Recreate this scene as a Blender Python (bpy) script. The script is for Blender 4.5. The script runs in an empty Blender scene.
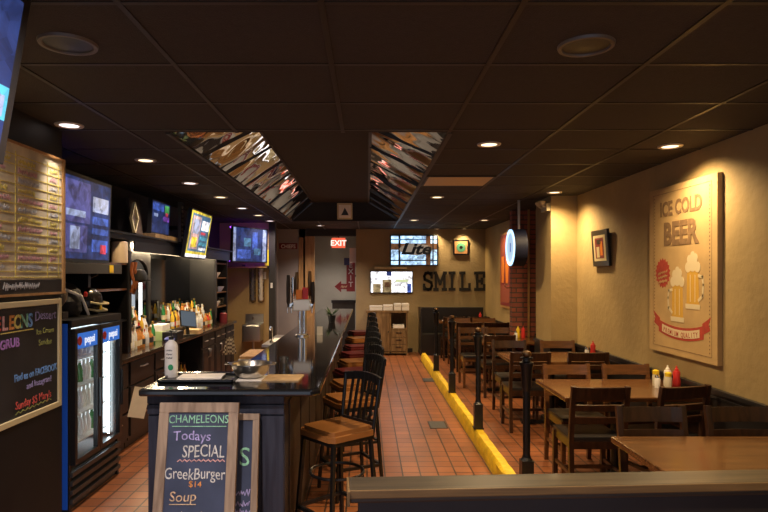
import bpy, bmesh, math, random
from mathutils import Vector, Matrix
random.seed(7)
C = bpy.context.scene.collection
PI = math.pi
H = 1.70; F = 600.0; CZ = 2.708          # eye height, focal length in pixels, ceiling height

# ------------------------------------------------------------------ materials
def nodes(name):
    m = bpy.data.materials.new(name); m.use_nodes = True
    nt = m.node_tree
    return m, nt, nt.nodes['Principled BSDF']

def mat(name, col, rough=0.5, metal=0.0, spec=0.5, emit=None, es=0.0, noise=0.0, nscale=8.0, bump=0.0, bscale=40.0, trans=0.0, coat=0.0):
    m, nt, b = nodes(name)
    b.inputs['Base Color'].default_value = (*col, 1)
    b.inputs['Roughness'].default_value = rough
    b.inputs['Metallic'].default_value = metal
    b.inputs['Specular IOR Level'].default_value = spec
    b.inputs['Coat Weight'].default_value = coat
    b.inputs['Coat Roughness'].default_value = 0.06
    if trans: b.inputs['Transmission Weight'].default_value = trans
    if emit:
        b.inputs['Emission Color'].default_value = (*emit, 1); b.inputs['Emission Strength'].default_value = es
    if noise or bump:
        tc = nt.nodes.new('ShaderNodeTexCoord')
    if noise:
        n = nt.nodes.new('ShaderNodeTexNoise'); n.inputs['Scale'].default_value = nscale; n.inputs['Detail'].default_value = 6
        nt.links.new(tc.outputs['Object'], n.inputs['Vector'])
        r = nt.nodes.new('ShaderNodeMapRange'); r.inputs[1].default_value = .3; r.inputs[2].default_value = .7
        r.inputs[3].default_value = 1-noise; r.inputs[4].default_value = 1+noise
        nt.links.new(n.outputs['Fac'], r.inputs[0])
        mx = nt.nodes.new('ShaderNodeMix'); mx.data_type = 'RGBA'; mx.blend_type = 'MULTIPLY'; mx.inputs[0].default_value = 1
        mx.inputs[6].default_value = (*col, 1)
        nt.links.new(r.outputs[0], mx.inputs[7]); nt.links.new(mx.outputs[2], b.inputs['Base Color'])
    if bump:
        n2 = nt.nodes.new('ShaderNodeTexNoise'); n2.inputs['Scale'].default_value = bscale; n2.inputs['Detail'].default_value = 5 if bscale > 3 else .5
        nt.links.new(tc.outputs['Object'], n2.inputs['Vector'])
        bp = nt.nodes.new('ShaderNodeBump'); bp.inputs['Strength'].default_value = bump; bp.inputs['Distance'].default_value = .02 if bscale > 3 else .05
        nt.links.new(n2.outputs['Fac'], bp.inputs['Height']); nt.links.new(bp.outputs[0], b.inputs['Normal'])
    return m

def wood(name, c1, c2, rough=.4, scale=(3, 40, 40), coat=0.0):
    m, nt, b = nodes(name)
    tc = nt.nodes.new('ShaderNodeTexCoord'); mp = nt.nodes.new('ShaderNodeMapping')
    mp.inputs['Scale'].default_value = scale
    n = nt.nodes.new('ShaderNodeTexNoise'); n.inputs['Scale'].default_value = 1; n.inputs['Detail'].default_value = 7; n.inputs['Distortion'].default_value = .6
    cr = nt.nodes.new('ShaderNodeValToRGB')
    cr.color_ramp.elements[0].position = .35; cr.color_ramp.elements[0].color = (*c1, 1)
    cr.color_ramp.elements[1].position = .65; cr.color_ramp.elements[1].color = (*c2, 1)
    nt.links.new(tc.outputs['Object'], mp.inputs[0]); nt.links.new(mp.outputs[0], n.inputs['Vector'])
    nt.links.new(n.outputs['Fac'], cr.inputs[0]); nt.links.new(cr.outputs[0], b.inputs['Base Color'])
    b.inputs['Roughness'].default_value = rough; b.inputs['Coat Weight'].default_value = coat
    b.inputs['Coat Roughness'].default_value = .12
    return m

def brickmat(name, c1, c2, cm, bw, rh, mortar, rough, swap='xy', offset=.5, bump=.3, wear=0.25, spec=.5):
    m, nt, b = nodes(name)
    g = nt.nodes.new('ShaderNodeNewGeometry')
    sp = nt.nodes.new('ShaderNodeSeparateXYZ'); cb = nt.nodes.new('ShaderNodeCombineXYZ')
    nt.links.new(g.outputs['Position'], sp.inputs[0])
    ix = {'x': 0, 'y': 1, 'z': 2}
    if swap == 'wall':
        ad = nt.nodes.new('ShaderNodeMath'); ad.operation = 'ADD'
        nt.links.new(sp.outputs[0], ad.inputs[0]); nt.links.new(sp.outputs[1], ad.inputs[1])
        nt.links.new(ad.outputs[0], cb.inputs[0]); nt.links.new(sp.outputs[2], cb.inputs[1])
    else:
        nt.links.new(sp.outputs[ix[swap[0]]], cb.inputs[0]); nt.links.new(sp.outputs[ix[swap[1]]], cb.inputs[1])
    t = nt.nodes.new('ShaderNodeTexBrick')
    t.offset = offset; t.squash = 1
    t.inputs['Color1'].default_value = (*c1, 1); t.inputs['Color2'].default_value = (*c2, 1); t.inputs['Mortar'].default_value = (*cm, 1)
    t.inputs['Scale'].default_value = 1; t.inputs['Brick Width'].default_value = bw; t.inputs['Row Height'].default_value = rh
    t.inputs['Mortar Size'].default_value = mortar; t.inputs['Mortar Smooth'].default_value = .2
    nt.links.new(cb.outputs[0], t.inputs['Vector'])
    n = nt.nodes.new('ShaderNodeTexNoise'); n.inputs['Scale'].default_value = 2.2; n.inputs['Detail'].default_value = 6
    nt.links.new(g.outputs['Position'], n.inputs['Vector'])
    r = nt.nodes.new('ShaderNodeMapRange'); r.inputs[1].default_value = .3; r.inputs[2].default_value = .7; r.inputs[3].default_value = 1-wear; r.inputs[4].default_value = 1+wear
    nt.links.new(n.outputs['Fac'], r.inputs[0])
    mx = nt.nodes.new('ShaderNodeMix'); mx.data_type = 'RGBA'; mx.blend_type = 'MULTIPLY'; mx.inputs[0].default_value = 1
    nt.links.new(t.outputs['Color'], mx.inputs[6]); nt.links.new(r.outputs[0], mx.inputs[7])
    nt.links.new(mx.outputs[2], b.inputs['Base Color'])
    b.inputs['Roughness'].default_value = rough; b.inputs['Specular IOR Level'].default_value = spec
    bp = nt.nodes.new('ShaderNodeBump'); bp.invert = True; bp.inputs['Strength'].default_value = bump; bp.inputs['Distance'].default_value = .01
    nt.links.new(t.outputs['Fac'], bp.inputs['Height']); nt.links.new(bp.outputs[0], b.inputs['Normal'])
    return m

def emis(name, col, s):
    m = mat(name, (col[0]*.3, col[1]*.3, col[2]*.3), .4, emit=col, es=s)
    if name.startswith('screen_'):          # pictures on the screens are not flat colour
        nt = m.node_tree; b = nt.nodes['Principled BSDF']
        tc = nt.nodes.new('ShaderNodeTexCoord'); n = nt.nodes.new('ShaderNodeTexNoise'); n.inputs['Scale'].default_value = 7; n.inputs['Detail'].default_value = 5; n.inputs['Distortion'].default_value = 1.2
        v = nt.nodes.new('ShaderNodeTexVoronoi'); v.inputs['Scale'].default_value = 16
        r_ = nt.nodes.new('ShaderNodeMapRange'); r_.inputs[1].default_value = .32; r_.inputs[2].default_value = .68; r_.inputs[3].default_value = .25; r_.inputs[4].default_value = 1.5
        sp = nt.nodes.new('ShaderNodeSeparateColor'); ad = nt.nodes.new('ShaderNodeMath'); ad.operation = 'MULTIPLY_ADD'; ad.inputs[1].default_value = .22; 
        ml = nt.nodes.new('ShaderNodeMath'); ml.operation = 'MULTIPLY'; ml.inputs[1].default_value = s
        nt.links.new(tc.outputs['Object'], n.inputs['Vector']); nt.links.new(tc.outputs['Object'], v.inputs['Vector'])
        nt.links.new(v.outputs['Color'], sp.inputs[0]); nt.links.new(sp.outputs[0], ad.inputs[0]); nt.links.new(n.outputs['Fac'], ad.inputs[2])
        sb = nt.nodes.new('ShaderNodeMath'); sb.operation = 'SUBTRACT'; sb.inputs[1].default_value = .11
        nt.links.new(ad.outputs[0], sb.inputs[0]); nt.links.new(sb.outputs[0], r_.inputs[0]); nt.links.new(r_.outputs[0], ml.inputs[0]); nt.links.new(ml.outputs[0], b.inputs['Emission Strength'])
    return m

def thin_glass(name, tint=(1, 1, 1), gl=.12):
    m = bpy.data.materials.new(name); m.use_nodes = True; nt = m.node_tree
    for n in list(nt.nodes):
        if n.type != 'OUTPUT_MATERIAL': nt.nodes.remove(n)
    out = [n for n in nt.nodes if n.type == 'OUTPUT_MATERIAL'][0]
    tr = nt.nodes.new('ShaderNodeBsdfTransparent'); tr.inputs[0].default_value = (*tint, 1)
    gs = nt.nodes.new('ShaderNodeBsdfGlossy'); gs.inputs['Roughness'].default_value = .03
    fr = nt.nodes.new('ShaderNodeLayerWeight'); fr.inputs[0].default_value = .5
    pw = nt.nodes.new('ShaderNodeMath'); pw.operation = 'POWER'; pw.inputs[1].default_value = 5
    ml = nt.nodes.new('ShaderNodeMath'); ml.operation = 'MULTIPLY_ADD'; ml.inputs[1].default_value = .5; ml.inputs[2].default_value = gl*.3
    mx = nt.nodes.new('ShaderNodeMixShader')
    nt.links.new(fr.outputs['Facing'], pw.inputs[0]); nt.links.new(pw.outputs[0], ml.inputs[0])
    nt.links.new(ml.outputs[0], mx.inputs[0]); nt.links.new(tr.outputs[0], mx.inputs[1]); nt.links.new(gs.outputs[0], mx.inputs[2])
    nt.links.new(mx.outputs[0], out.inputs[0])
    return m

M = {}
M['plaster'] = mat('plaster_olive', (.37, .265, .115), .75, noise=.16, nscale=1.6, bump=.22, bscale=16)
M['plaster_back'] = mat('plaster_umber', (.36, .275, .145), .8, noise=.1, nscale=2, bump=.3, bscale=20)
M['plaster_tan'] = mat('plaster_tan', (.42, .29, .12), .7, noise=.1, nscale=2, bump=.2, bscale=20)
M['grey_wall'] = mat('grey_wall', (.33, .30, .27), .7, noise=.06, nscale=2)
M['hall_wall'] = mat('hall_wall', (.36, .36, .31), .7, noise=.08, nscale=2)
M['darkwall'] = mat('dark_wall', (.022, .019, .017), .6, noise=.2, nscale=3)
M['ceiling'] = mat('ceiling_tile', (.029, .022, .0165), .85, noise=.12, nscale=30, bump=.25, bscale=120)
M['tbar'] = mat('ceiling_bar', (.018, .0135, .010), .45, spec=.35)
M['blackp'] = mat('black_paint', (.014, .013, .014), .38, noise=.2, nscale=5)
M['navy'] = wood('navy_stained_wood', (.013, .016, .030), (.030, .036, .058), .45, (30, 30, 2.5))
M['barside'] = wood('bar_side_wood', (.012, .007, .005), (.024, .014, .010), .5, (30, 30, 2.5))
M['floor'] = brickmat('quarry_tile', (.33, .115, .042), (.25, .085, .034), (.045, .026, .018), .152, .152, .007, .33, 'yx', offset=0, bump=.35, wear=.28)
M['brick'] = brickmat('red_brick', (.34, .09, .045), (.24, .065, .04), (.08, .05, .035), .21, .075, .010, .8, 'wall', bump=.6)
M['yellow'] = mat('yellow_paint', (.78, .52, .015), .5, noise=.18, nscale=9, bump=.7, bscale=14)
M['gran'] = mat('black_granite', (.012, .012, .013), .07, noise=.3, nscale=120, spec=.6, coat=.5)
M['chairwood'] = wood('chair_wood', (.020, .008, .004), (.048, .019, .008), .32, (30, 30, 3), coat=.3)
M['chairlight'] = wood('chair_wood_honey', (.085, .033, .011), (.15, .060, .020), .32, (3, 40, 40), coat=.3)
M['tabletop'] = wood('table_wood', (.085, .035, .012), (.16, .070, .023), .2, (2.5, 30, 30), coat=.35)
M['honey'] = wood('honey_wood', (.36, .19, .06), (.50, .29, .11), .4, (20, 20, 3))
M['rustic'] = wood('rustic_wood', (.13, .075, .03), (.26, .16, .07), .6, (20, 20, 3))
M['greywood'] = wood('weathered_wood', (.17, .12, .085), (.34, .26, .19), .65, (20, 20, 3))
M['capwood'] = wood('cap_wood', (.024, .019, .012), (.060, .045, .026), .4, (2, 40, 30), coat=.2)
M['captrim'] = wood('cap_trim_wood', (.085, .050, .018), (.15, .09, .034), .45, (2, 40, 30))
M['vinyl'] = mat('black_vinyl', (.018, .016, .016), .32, noise=.1, nscale=6)
M['tanvinyl'] = mat('tan_vinyl', (.30, .125, .035), .36, noise=.2, nscale=5)
M['redvinyl'] = mat('red_vinyl', (.12, .012, .016), .35, noise=.1, nscale=5)
M['blackmetal'] = mat('black_metal', (.010, .010, .011), .32, metal=.0, spec=.5)
M['chrome'] = mat('chrome', (.82, .80, .76), .12, metal=1)
M['steel'] = mat('brushed_steel', (.55, .52, .47), .28, metal=1)
M['bronze'] = mat('bronze_metal', (.20, .12, .06), .35, metal=1)
M['white'] = mat('white_plastic', (.78, .76, .72), .4)
M['paper'] = mat('paper', (.86, .82, .74), .7, noise=.06, nscale=10)
M['kraft'] = mat('kraft_paper', (.50, .34, .17), .7, noise=.2, nscale=14)
M['cream'] = mat('cream_paint', (.62, .53, .30), .5)
M['chalk'] = mat('chalkboard', (.020, .020, .022), .55, noise=.35, nscale=4)
M['chalkglare'] = mat('glare_smeared_chalkboard', (.70, .63, .43), .6, noise=.3, nscale=5)  # black board; chalk smears and light glare put into its pale colour
M['slate'] = mat('blue_slate', (.040, .055, .105), .5, noise=.3, nscale=5)
M['blackplastic'] = mat('black_plastic', (.012, .012, .013), .3)
M['greyplastic'] = mat('grey_plastic', (.12, .12, .13), .45)
M['blue'] = mat('cooler_blue', (.02, .13, .75), .35)
M['red'] = mat('red_plastic', (.55, .03, .025), .35)
M['mustard'] = mat('mustard_plastic', (.80, .55, .02), .35)
M['maroon'] = mat('maroon_paint', (.22, .025, .03), .45)
M['orange'] = mat('orange_paint', (.75, .22, .02), .4)
M['green'] = mat('green_plastic', (.03, .28, .12), .4)
M['mirrorm'] = mat('wavy_mirror', (.86, .80, .72), .03, metal=1, bump=1.0, bscale=2.2)
M['mirror'] = mat('bar_mirror', (.13, .14, .155), .05, metal=1)
M['grout'] = mat('dark_frame', (.02, .017, .015), .5)
M['glass'] = thin_glass('clear_glass')
M['tumbler'] = thin_glass('tumbler_glass', (.88, .9, .88), .3)
M['canvas'] = mat('canvas_tan', (.50, .335, .145), .75, noise=.10, nscale=5, bump=.1, bscale=150)
M['canvas_brown'] = mat('print_brown', (.22, .13, .06), .75, noise=.2, nscale=20)
M['print_red'] = mat('print_red', (.40, .05, .03), .75, noise=.15, nscale=20)
M['print_gold'] = mat('print_gold', (.62, .36, .05), .7)
M['print_cream'] = mat('print_cream', (.68, .57, .36), .75)
M['print_pale'] = mat('print_pale_tan', (.62, .50, .29), .75)
def chalkc(n, c): return mat('chalk_'+n, c, .85, noise=.35, nscale=60)
K = {'white': chalkc('white', (.54, .55, .54)), 'green': chalkc('green', (.25, .55, .38)), 'violet': chalkc('violet', (.36, .33, .62)),
     'pink': chalkc('pink', (.62, .36, .36)), 'orange': chalkc('orange', (.62, .26, .07)), 'blue': chalkc('blue', (.16, .35, .72)),
     'yellow': chalkc('yellow', (.72, .62, .16)), 'red': chalkc('red', (.62, .10, .08)), 'grey': chalkc('grey', (.36, .36, .36)),
     'olive': chalkc('olive', (.33, .36, .10)), 'peach': chalkc('peach', (.55, .40, .26)), 'purple': chalkc('purple', (.42, .22, .6)), 'teal': chalkc('teal', (.2, .5, .5))}

# ------------------------------------------------------------------ mesh helpers
class MB:
    def __init__(s): s.bm = bmesh.new()
    def _m(s, vs, mi):
        fs = set(f for v in vs for f in v.link_faces)
        for f in fs: f.material_index = mi
        return vs
    def box(s, x0, x1, y0, y1, z0, z1, mi=0, bev=0, mtx=None):
        r = bmesh.ops.create_cube(s.bm, size=1)['verts']
        for v in r:
            v.co = Vector(((x0+x1)/2+v.co.x*(x1-x0), (y0+y1)/2+v.co.y*(y1-y0), (z0+z1)/2+v.co.z*(z1-z0)))
        s._m(r, mi)
        if bev:
            es = list(set(e for v in r for e in v.link_edges))
            rr = bmesh.ops.bevel(s.bm, geom=es, offset=bev, segments=2, affect='EDGES', profile=.7)
            r = list(set(v for f in rr['faces'] for v in f.verts) | set(v for v in r if v.is_valid))
            s._m(r, mi)
        if mtx: bmesh.ops.transform(s.bm, matrix=mtx, verts=[v for v in r if v.is_valid])
        return s
    def bar(s, p0, p1, w, d=None, mi=0, up=(0, 0, 1), bev=0):
        p0, p1 = Vector(p0), Vector(p1); a = (p1-p0); L = a.length; a.normalize(); d = d or w
        u = Vector(up)
        if abs(a.dot(u)) > .95: u = Vector((0, 1, 0))
        x = a.cross(u).normalized(); y = x.cross(a).normalized()
        m = Matrix(((x.x, y.x, a.x, p0.x), (x.y, y.y, a.y, p0.y), (x.z, y.z, a.z, p0.z), (0, 0, 0, 1)))
        return s.box(-w/2, w/2, -d/2, d/2, 0, L, mi, bev, m)
    def cyl(s, p0, p1, r0, r1=None, n=16, mi=0, cap=True):
        p0, p1 = Vector(p0), Vector(p1); r1 = r0 if r1 is None else r1
        a = p1-p0; L = a.length
        r = bmesh.ops.create_cone(s.bm, cap_ends=cap, segments=n, radius1=r0, radius2=r1, depth=L)['verts']
        q = Vector((0, 0, 1)).rotation_difference(a.normalized()).to_matrix().to_4x4()
        bmesh.ops.transform(s.bm, matrix=Matrix.Translation((p0+p1)/2) @ q, verts=r)
        s._m(r, mi); return s
    def lathe(s, prof, n=16, mi=0, at=(0, 0, 0), axis='z', cap=True):
        rings = []
        for (r, z) in prof:
            ring = []
            for i in range(n):
                a = 2*PI*i/n; p = Vector((r*math.cos(a), r*math.sin(a), z))
                if axis == 'x': p = Vector((p.z, p.x, p.y))
                if axis == 'y': p = Vector((p.x, p.z, p.y))
                ring.append(s.bm.verts.new(p+Vector(at)))
            rings.append(ring)
        for a, b in zip(rings, rings[1:]):
            for i in range(n):
                f = s.bm.faces.new((a[i], a[(i+1) % n], b[(i+1) % n], b[i])); f.material_index = mi
        if cap:
            for ring in (rings[0], rings[-1]):
                try: f = s.bm.faces.new(ring); f.material_index = mi
                except ValueError: pass
        return s
    def tube(s, pts, r, n=8, mi=0, closed=False):
        pts = [Vector(p) for p in pts]; N = len(pts); rings = []
        prev = None
        for i, p in enumerate(pts):
            t = (pts[(i+1) % N]-pts[i-1]) if closed else (pts[min(i+1, N-1)]-pts[max(i-1, 0)])
            t.normalize()
            u = prev if prev is not None else (Vector((0, 0, 1)) if abs(t.z) < .9 else Vector((1, 0, 0)))
            x = (u - t*u.dot(t)).normalized(); prev = x; y = t.cross(x)
            rings.append([s.bm.verts.new(p + x*r*math.cos(2*PI*k/n) + y*r*math.sin(2*PI*k/n)) for k in range(n)])
        pr = list(zip(rings, rings[1:])) + ([(rings[-1], rings[0])] if closed else [])
        for a, b in pr:
            for k in range(n):
                f = s.bm.faces.new((a[k], a[(k+1) % n], b[(k+1) % n], b[k])); f.material_index = mi
        if not closed:
            for ring in (rings[0], rings[-1]):
                f = s.bm.faces.new(ring); f.material_index = mi
        return s
    def prism(s, poly, o, u, v, w, t, mi=0):
        """2-D polygon in the plane (o; u, v), given thickness t along w"""
        o, u, v, w = Vector(o), Vector(u), Vector(v), Vector(w)
        a = [s.bm.verts.new(o+u*p[0]+v*p[1]) for p in poly]; b = [s.bm.verts.new(o+u*p[0]+v*p[1]+w*t) for p in poly]
        n = len(poly); fs = [s.bm.faces.new(a), s.bm.faces.new(b[::-1])]
        for i in range(n): fs.append(s.bm.faces.new((a[i], b[i], b[(i+1) % n], a[(i+1) % n])))
        for f in fs: f.material_index = mi
        return s
    def stroke(s, pts, wd, o, u, v, w, t, mi=0):
        """thick 2-D polyline laid on a plane"""
        for (a, b) in zip(pts, pts[1:]):
            a2, b2 = Vector((a[0], a[1])), Vector((b[0], b[1])); d = b2-a2
            if d.length < 1e-6: continue
            d.normalize(); n = Vector((-d.y, d.x))*wd/2; e = d*wd*.4
            q = [a2-e-n, b2+e-n, b2+e+n, a2-e+n]
            s.prism([(p.x, p.y) for p in q], o, u, v, w, t, mi)
        return s
    def build(s, name, m, parent=None, smooth=False, label=None, normals=True):
        if normals: bmesh.ops.recalc_face_normals(s.bm, faces=s.bm.faces)
        me = bpy.data.meshes.new(name); s.bm.to_mesh(me); s.bm.free()
        for x in (m if isinstance(m, (list, tuple)) else [m]): me.materials.append(x)
        if smooth:
            for p in me.polygons: p.use_smooth = True
            try: me.set_sharp_from_angle(angle=math.radians(40))
            except Exception: pass
        o = bpy.data.objects.new(name, me); C.objects.link(o)
        if parent: o.parent = parent
        if label: o['label'] = label
        return o

def tag(o, label, cat, group=None):
    o['label'] = label; o['category'] = cat
    if group: o['group'] = group
    return o
def thing(name, label, cat, loc=(0, 0, 0), rz=0, group=None):
    o = bpy.data.objects.new(name, None); C.objects.link(o); o.empty_display_size = .1
    o.location = loc; o.rotation_euler = (0, 0, rz)
    return tag(o, label, cat, group)
KIDS = {}
def kids(o): return [c for c in C.objects if c.parent == o]
def dup(root, loc, rz=None, label=None, group=None):
    r = root.copy(); C.objects.link(r); r.location = loc
    if rz is not None: r.rotation_euler = (0, 0, rz)
    if label: r['label'] = label
    if group: r['group'] = group
    for ch in kids(root):
        c = ch.copy(); C.objects.link(c); c.parent = r
        for g in kids(ch):
            d = g.copy(); C.objects.link(d); d.parent = c
    return r
def structure(o): o['kind'] = 'structure'; return o
def ordn(i): return ['first', 'second', 'third', 'fourth', 'fifth', 'sixth', 'seventh', 'eighth', 'ninth', 'tenth', 'eleventh', 'twelfth', 'thirteenth', 'fourteenth', 'fifteenth', 'sixteenth', 'seventeenth', 'eighteenth', 'nineteenth', 'twentieth'][i]

def text(s, size, m, parent, o, u, v, align='CENTER', depth=.002, shear=0.0, sx=1.0, bold=0.0, name='lettering', jit=0.0, label=None):
    """flat lettering: o origin, u reading direction, v up (local to parent)"""
    cu = bpy.data.curves.new('lettering', 'FONT'); cu.body = s; cu.size = size; cu.align_x = align; cu.shear = shear; cu.extrude = depth/2
    cu.offset = bold; cu.resolution_u = 3; cu.space_character = 1.0
    t = bpy.data.objects.new('tmp_text', cu); C.objects.link(t)
    bpy.context.view_layer.update()
    dg = bpy.context.evaluated_depsgraph_get()
    me = bpy.data.meshes.new_from_object(t.evaluated_get(dg))
    bpy.data.objects.remove(t)
    u, v = Vector(u).normalized(), Vector(v).normalized(); w = u.cross(v)
    mx = Matrix(((u.x*sx, v.x, w.x, o[0]), (u.y*sx, v.y, w.y, o[1]), (u.z*sx, v.z, w.z, o[2]), (0, 0, 0, 1)))
    if jit:
        rr = random.Random(hash(len(s))+int(size*1000)); ph = rr.random()*6
        for vt in me.vertices: vt.co.y += jit*math.sin(vt.co.x/size*2.3+ph)*size; vt.co.x += jit*.6*math.sin(vt.co.y/size*5+ph+vt.co.x/size*1.7)*size
    me.transform(mx); me.materials.clear(); me.materials.append(m); me.name = name
    ob = bpy.data.objects.new(name, me); C.objects.link(ob); ob.parent = parent
    if label: ob['label'] = label
    return ob

def scribble(mb, x, y, w, h, o, u, v, nrm, rng, t=.0015, wd=.006, mi=0):
    """an unreadable handwritten word"""
    pts = []; k = max(3, int(w/(h*.42)))
    for i in range(k*2):
        pts.append((x+w*i/(k*2-1)+rng.uniform(-.1, .1)*h, y+(h*rng.uniform(.55, 1) if i % 2 else h*rng.uniform(0, .35))))
    mb.stroke(pts, wd, o, u, v, nrm, t, mi)

XR = 2.67; XL = -2.85; YB = 13.2
# ------------------------------------------------------------------ the setting
structure(MB().box(-3.2, 3.2, -1.2, 16, -.1, 0).build('floor', M['floor']))
cx0, cx1, cy0, cy1 = -1.41, .59, 4.24, 11.2       # mirrored coffer opening
mb = MB()
for (a, b, c, d) in ((-3.2, cx0, -1.2, 16), (cx1, 3.2, -1.2, 16), (cx0, cx1, -1.2, cy0), (cx0, cx1, cy1, 16)):
    mb.box(a, b, c, d, CZ, CZ+.08)
structure(mb.build('ceiling', M['ceiling']))
mb = MB(); gx = [-.17+.749*k for k in range(-3, 5)]
def hole(x, y): return cx0-.001 < x < cx1-.03 and cy0 < y < cy1
for x in gx:
    if cx0 < x < cx1-.05:
        mb.box(x-.012, x+.012, -1, cy0, CZ-.005, CZ+.001); mb.box(x-.012, x+.012, cy1, YB, CZ-.005, CZ+.001)
    else: mb.box(x-.012, x+.012, -1, YB, CZ-.005, CZ+.001)
y = 2.22-.647*4
while y < YB:
    if cy0 < y < cy1:
        mb.box(-2.85, cx0, y-.012, y+.012, CZ-.004, CZ+.001); mb.box(cx1, XR, y-.012, y+.012, CZ-.004, CZ+.001)
    else: mb.box(-2.85, XR, y-.012, y+.012, CZ-.004, CZ+.001)
    y += .647
structure(mb.build('trim_1', M['tbar']))
structure(MB().box(XR, XR+.15, -1.2, 8.6, 0, CZ).box(2.6, XR+.15, 8.6, YB, 0, CZ).build('wall_right', M['plaster']))
structure(MB().box(2.34, XR, 7.63, 8.3, 0, CZ).build('wall_chase', M['plaster']))
mb = MB().box(XR-.02, XR+.001, -1.2, 7.63, 0, .80).box(2.32, 2.341, 7.61, 8.3, 0, .80).box(2.34, XR, 7.61, 7.631, 0, .8).box(2.58, 2.601, 8.3, YB, 0, .8)
structure(mb.build('wall_wainscot', M['blackp']))
mb = MB().box(XR-.04, XR, -1.2, 7.63, .80, .835, bev=.006).box(XR-.03, XR, -1.2, 7.63, .76, .775)
mb.box(2.30, 2.345, 7.59, 8.3, .80, .835, bev=.006).box(2.34, XR, 7.59, 7.635, .80, .835, bev=.006)
structure(mb.build('trim_2', M['blackp']))
structure(MB().box(2.24, 2.6, 9.25, 9.42, 0, CZ).build('wall_pier', M['brick']))
structure(MB().box(2.475, 2.505, 9.232, 9.25, 0, CZ).build('trim_3', M['honey']))
# back wall with the hall opening
structure(MB().box(-.24, 2.75, YB, YB+.15, 0, CZ).build('wall_back', M['plaster_back']))
structure(MB().box(-2.0, -1.36, YB, YB+.15, 0, CZ).box(-3.0, -1.95, YB-.4, YB+.1, 0, CZ).build('wall_back_left', M['grey_wall']))
structure(MB().box(-1.5, .2, 15.1, 15.25, 0, CZ).box(-1.5, -1.36, YB, 15.2, 0, CZ).box(-.24, -.12, YB+.1, 15.2, 0, CZ).build('wall_hall', M['hall_wall']))
structure(MB().box(-1.36, -1.16, YB-.02, YB+.16, 0, 2.55).box(-1.5, -1.40, YB-.03, YB, 0, 2.52).build('trim_4', M['honey']))
structure(MB().box(-1.36, -.24, YB, YB+.15, 2.56, CZ).build('wall_header', M['darkwall']))
# left wall, near stub wall that carries the boards
structure(MB().box(XL-.15, XL, -1.2, 13.4, 0, CZ).build('wall_left', M['darkwall']))
structure(MB().box(-2.34, -2.13, 1.6, 4.19, 0, CZ).build('wall_stub', mat('stub_black', (.007, .006, .006), .6, noise=.2, nscale=3)))
structure(MB().box(-2.85, -1.86, 11.6, 11.72, 0, CZ).build('wall_partition', M['plaster_tan']))
structure(MB().box(-1.89, -1.77, 11.55, 11.75, 0, CZ).build('trim_5', M['darkwall']))
structure(MB().box(-1.35, 1.0, YB-.02, YB, 0, .09).build('baseboard_back', M['darkwall']))
# yellow kerb, bumpy
mb = MB(); ys = [2.3+.14*i for i in range(70)]
rng = random.Random(3)
prev = None
for yy in ys:
    j = lambda a: rng.uniform(-a, a)
    ring = [mb.bm.verts.new(p) for p in ((1.075+j(.004), yy, 0), (1.08+j(.005), yy, .115+j(.008)), (1.10+j(.004), yy, .142+j(.005)), (1.165+j(.004), yy, .142+j(.005)), (1.185+j(.004), yy, .115+j(.008)), (1.19+j(.004), yy, 0))]
    if prev:
        for k in range(5): mb.bm.faces.new((prev[k], prev[k+1], ring[k+1], ring[k]))
    else: mb.bm.faces.new(ring)
    prev = ring
mb.bm.faces.new(prev)
structure(mb.build('kerb', M['yellow'], smooth=True))

# ------------------------------------------------------------------ mirrored ceiling coffer
TZ = 3.05; tx0, tx1, ty0, ty1 = -1.0, .03, 4.70, 11.12
cof = thing('ceiling_coffer', 'recessed ceiling coffer with slanting mirrored sides above the bar', 'ceiling coffer', ((cx0+cx1)/2, (cy0+cy1)/2, CZ))
def L(p): return (p[0]-(cx0+cx1)/2, p[1]-(cy0+cy1)/2, p[2]-CZ)
mb = MB().box(*[v for v in (tx0-(cx0+cx1)/2, tx1-(cx0+cx1)/2, ty0-(cy0+cy1)/2, ty1-(cy0+cy1)/2, TZ-CZ, TZ-CZ+.03)])
mb.build('coffer_top', M['ceiling'], cof)
for (a, b) in ((cy0, ty0), (cy1, ty1)):
    mb = MB(); vs = [mb.bm.verts.new(L(p)) for p in ((cx0, a, CZ), (cx1, a, CZ), (tx1, b, TZ), (tx0, b, TZ))]
    mb.bm.faces.new(vs); r = bmesh.ops.solidify(mb.bm, geom=mb.bm.faces[:], thickness=.01)
    mb.build('end_panel', M['darkwall'], cof)
def lerp(a, b, t): return tuple(a[i]+(b[i]-a[i])*t for i in range(3))
for side in (0, 1):
    bx, tx = (cx0, tx0) if side == 0 else (cx1, tx1)
    A0, A1, B0, B1 = (bx, cy0, CZ), (bx, cy1, CZ), (tx, ty0, TZ), (tx, ty1, TZ)
    n = 8; fr = MB()
    for i in range(n):
        t0, t1 = i/n+.004, (i+1)/n-.004
        mb = MB()
        q = [lerp(A0, A1, t0), lerp(A0, A1, t1), lerp(B0, B1, t1), lerp(B0, B1, t0)]
        vs = [mb.bm.verts.new(L(p)) for p in q]; mb.bm.faces.new(vs if side else vs[::-1])
        mb.build('mirror_panel', M['mirrorm'], cof, normals=False)
    for i in range(n+1):
        fr.bar(L(lerp(A0, A1, i/n)), L(lerp(B0, B1, i/n)), .025, .02)
    fr.bar(L(A0), L(A1), .03, .02).bar(L(B0), L(B1), .03, .02)
    fr.build('mirror_frame', M['grout'], cof)
t = thing('framed_print', 'small framed print of a dark ship at the far end of the coffer', 'picture', (-.41, 11.14, 2.735), 0)
t.rotation_euler = (.22, 0, 0)
MB().box(-.14, .14, -.03, 0, 0, .3).build('frame', M['cream'], t)
MB().box(-.11, .11, -.035, -.03, .03, .27).build('print', M['paper'], t)
MB().prism([(-.07, .08), (.07, .08), (.05, .13), (.0, .22), (-.04, .13)], (0, -.036, 0), (1, 0, 0), (0, 0, 1), (0, -1, 0), .002).build('motif', M['blackplastic'], t)

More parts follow.
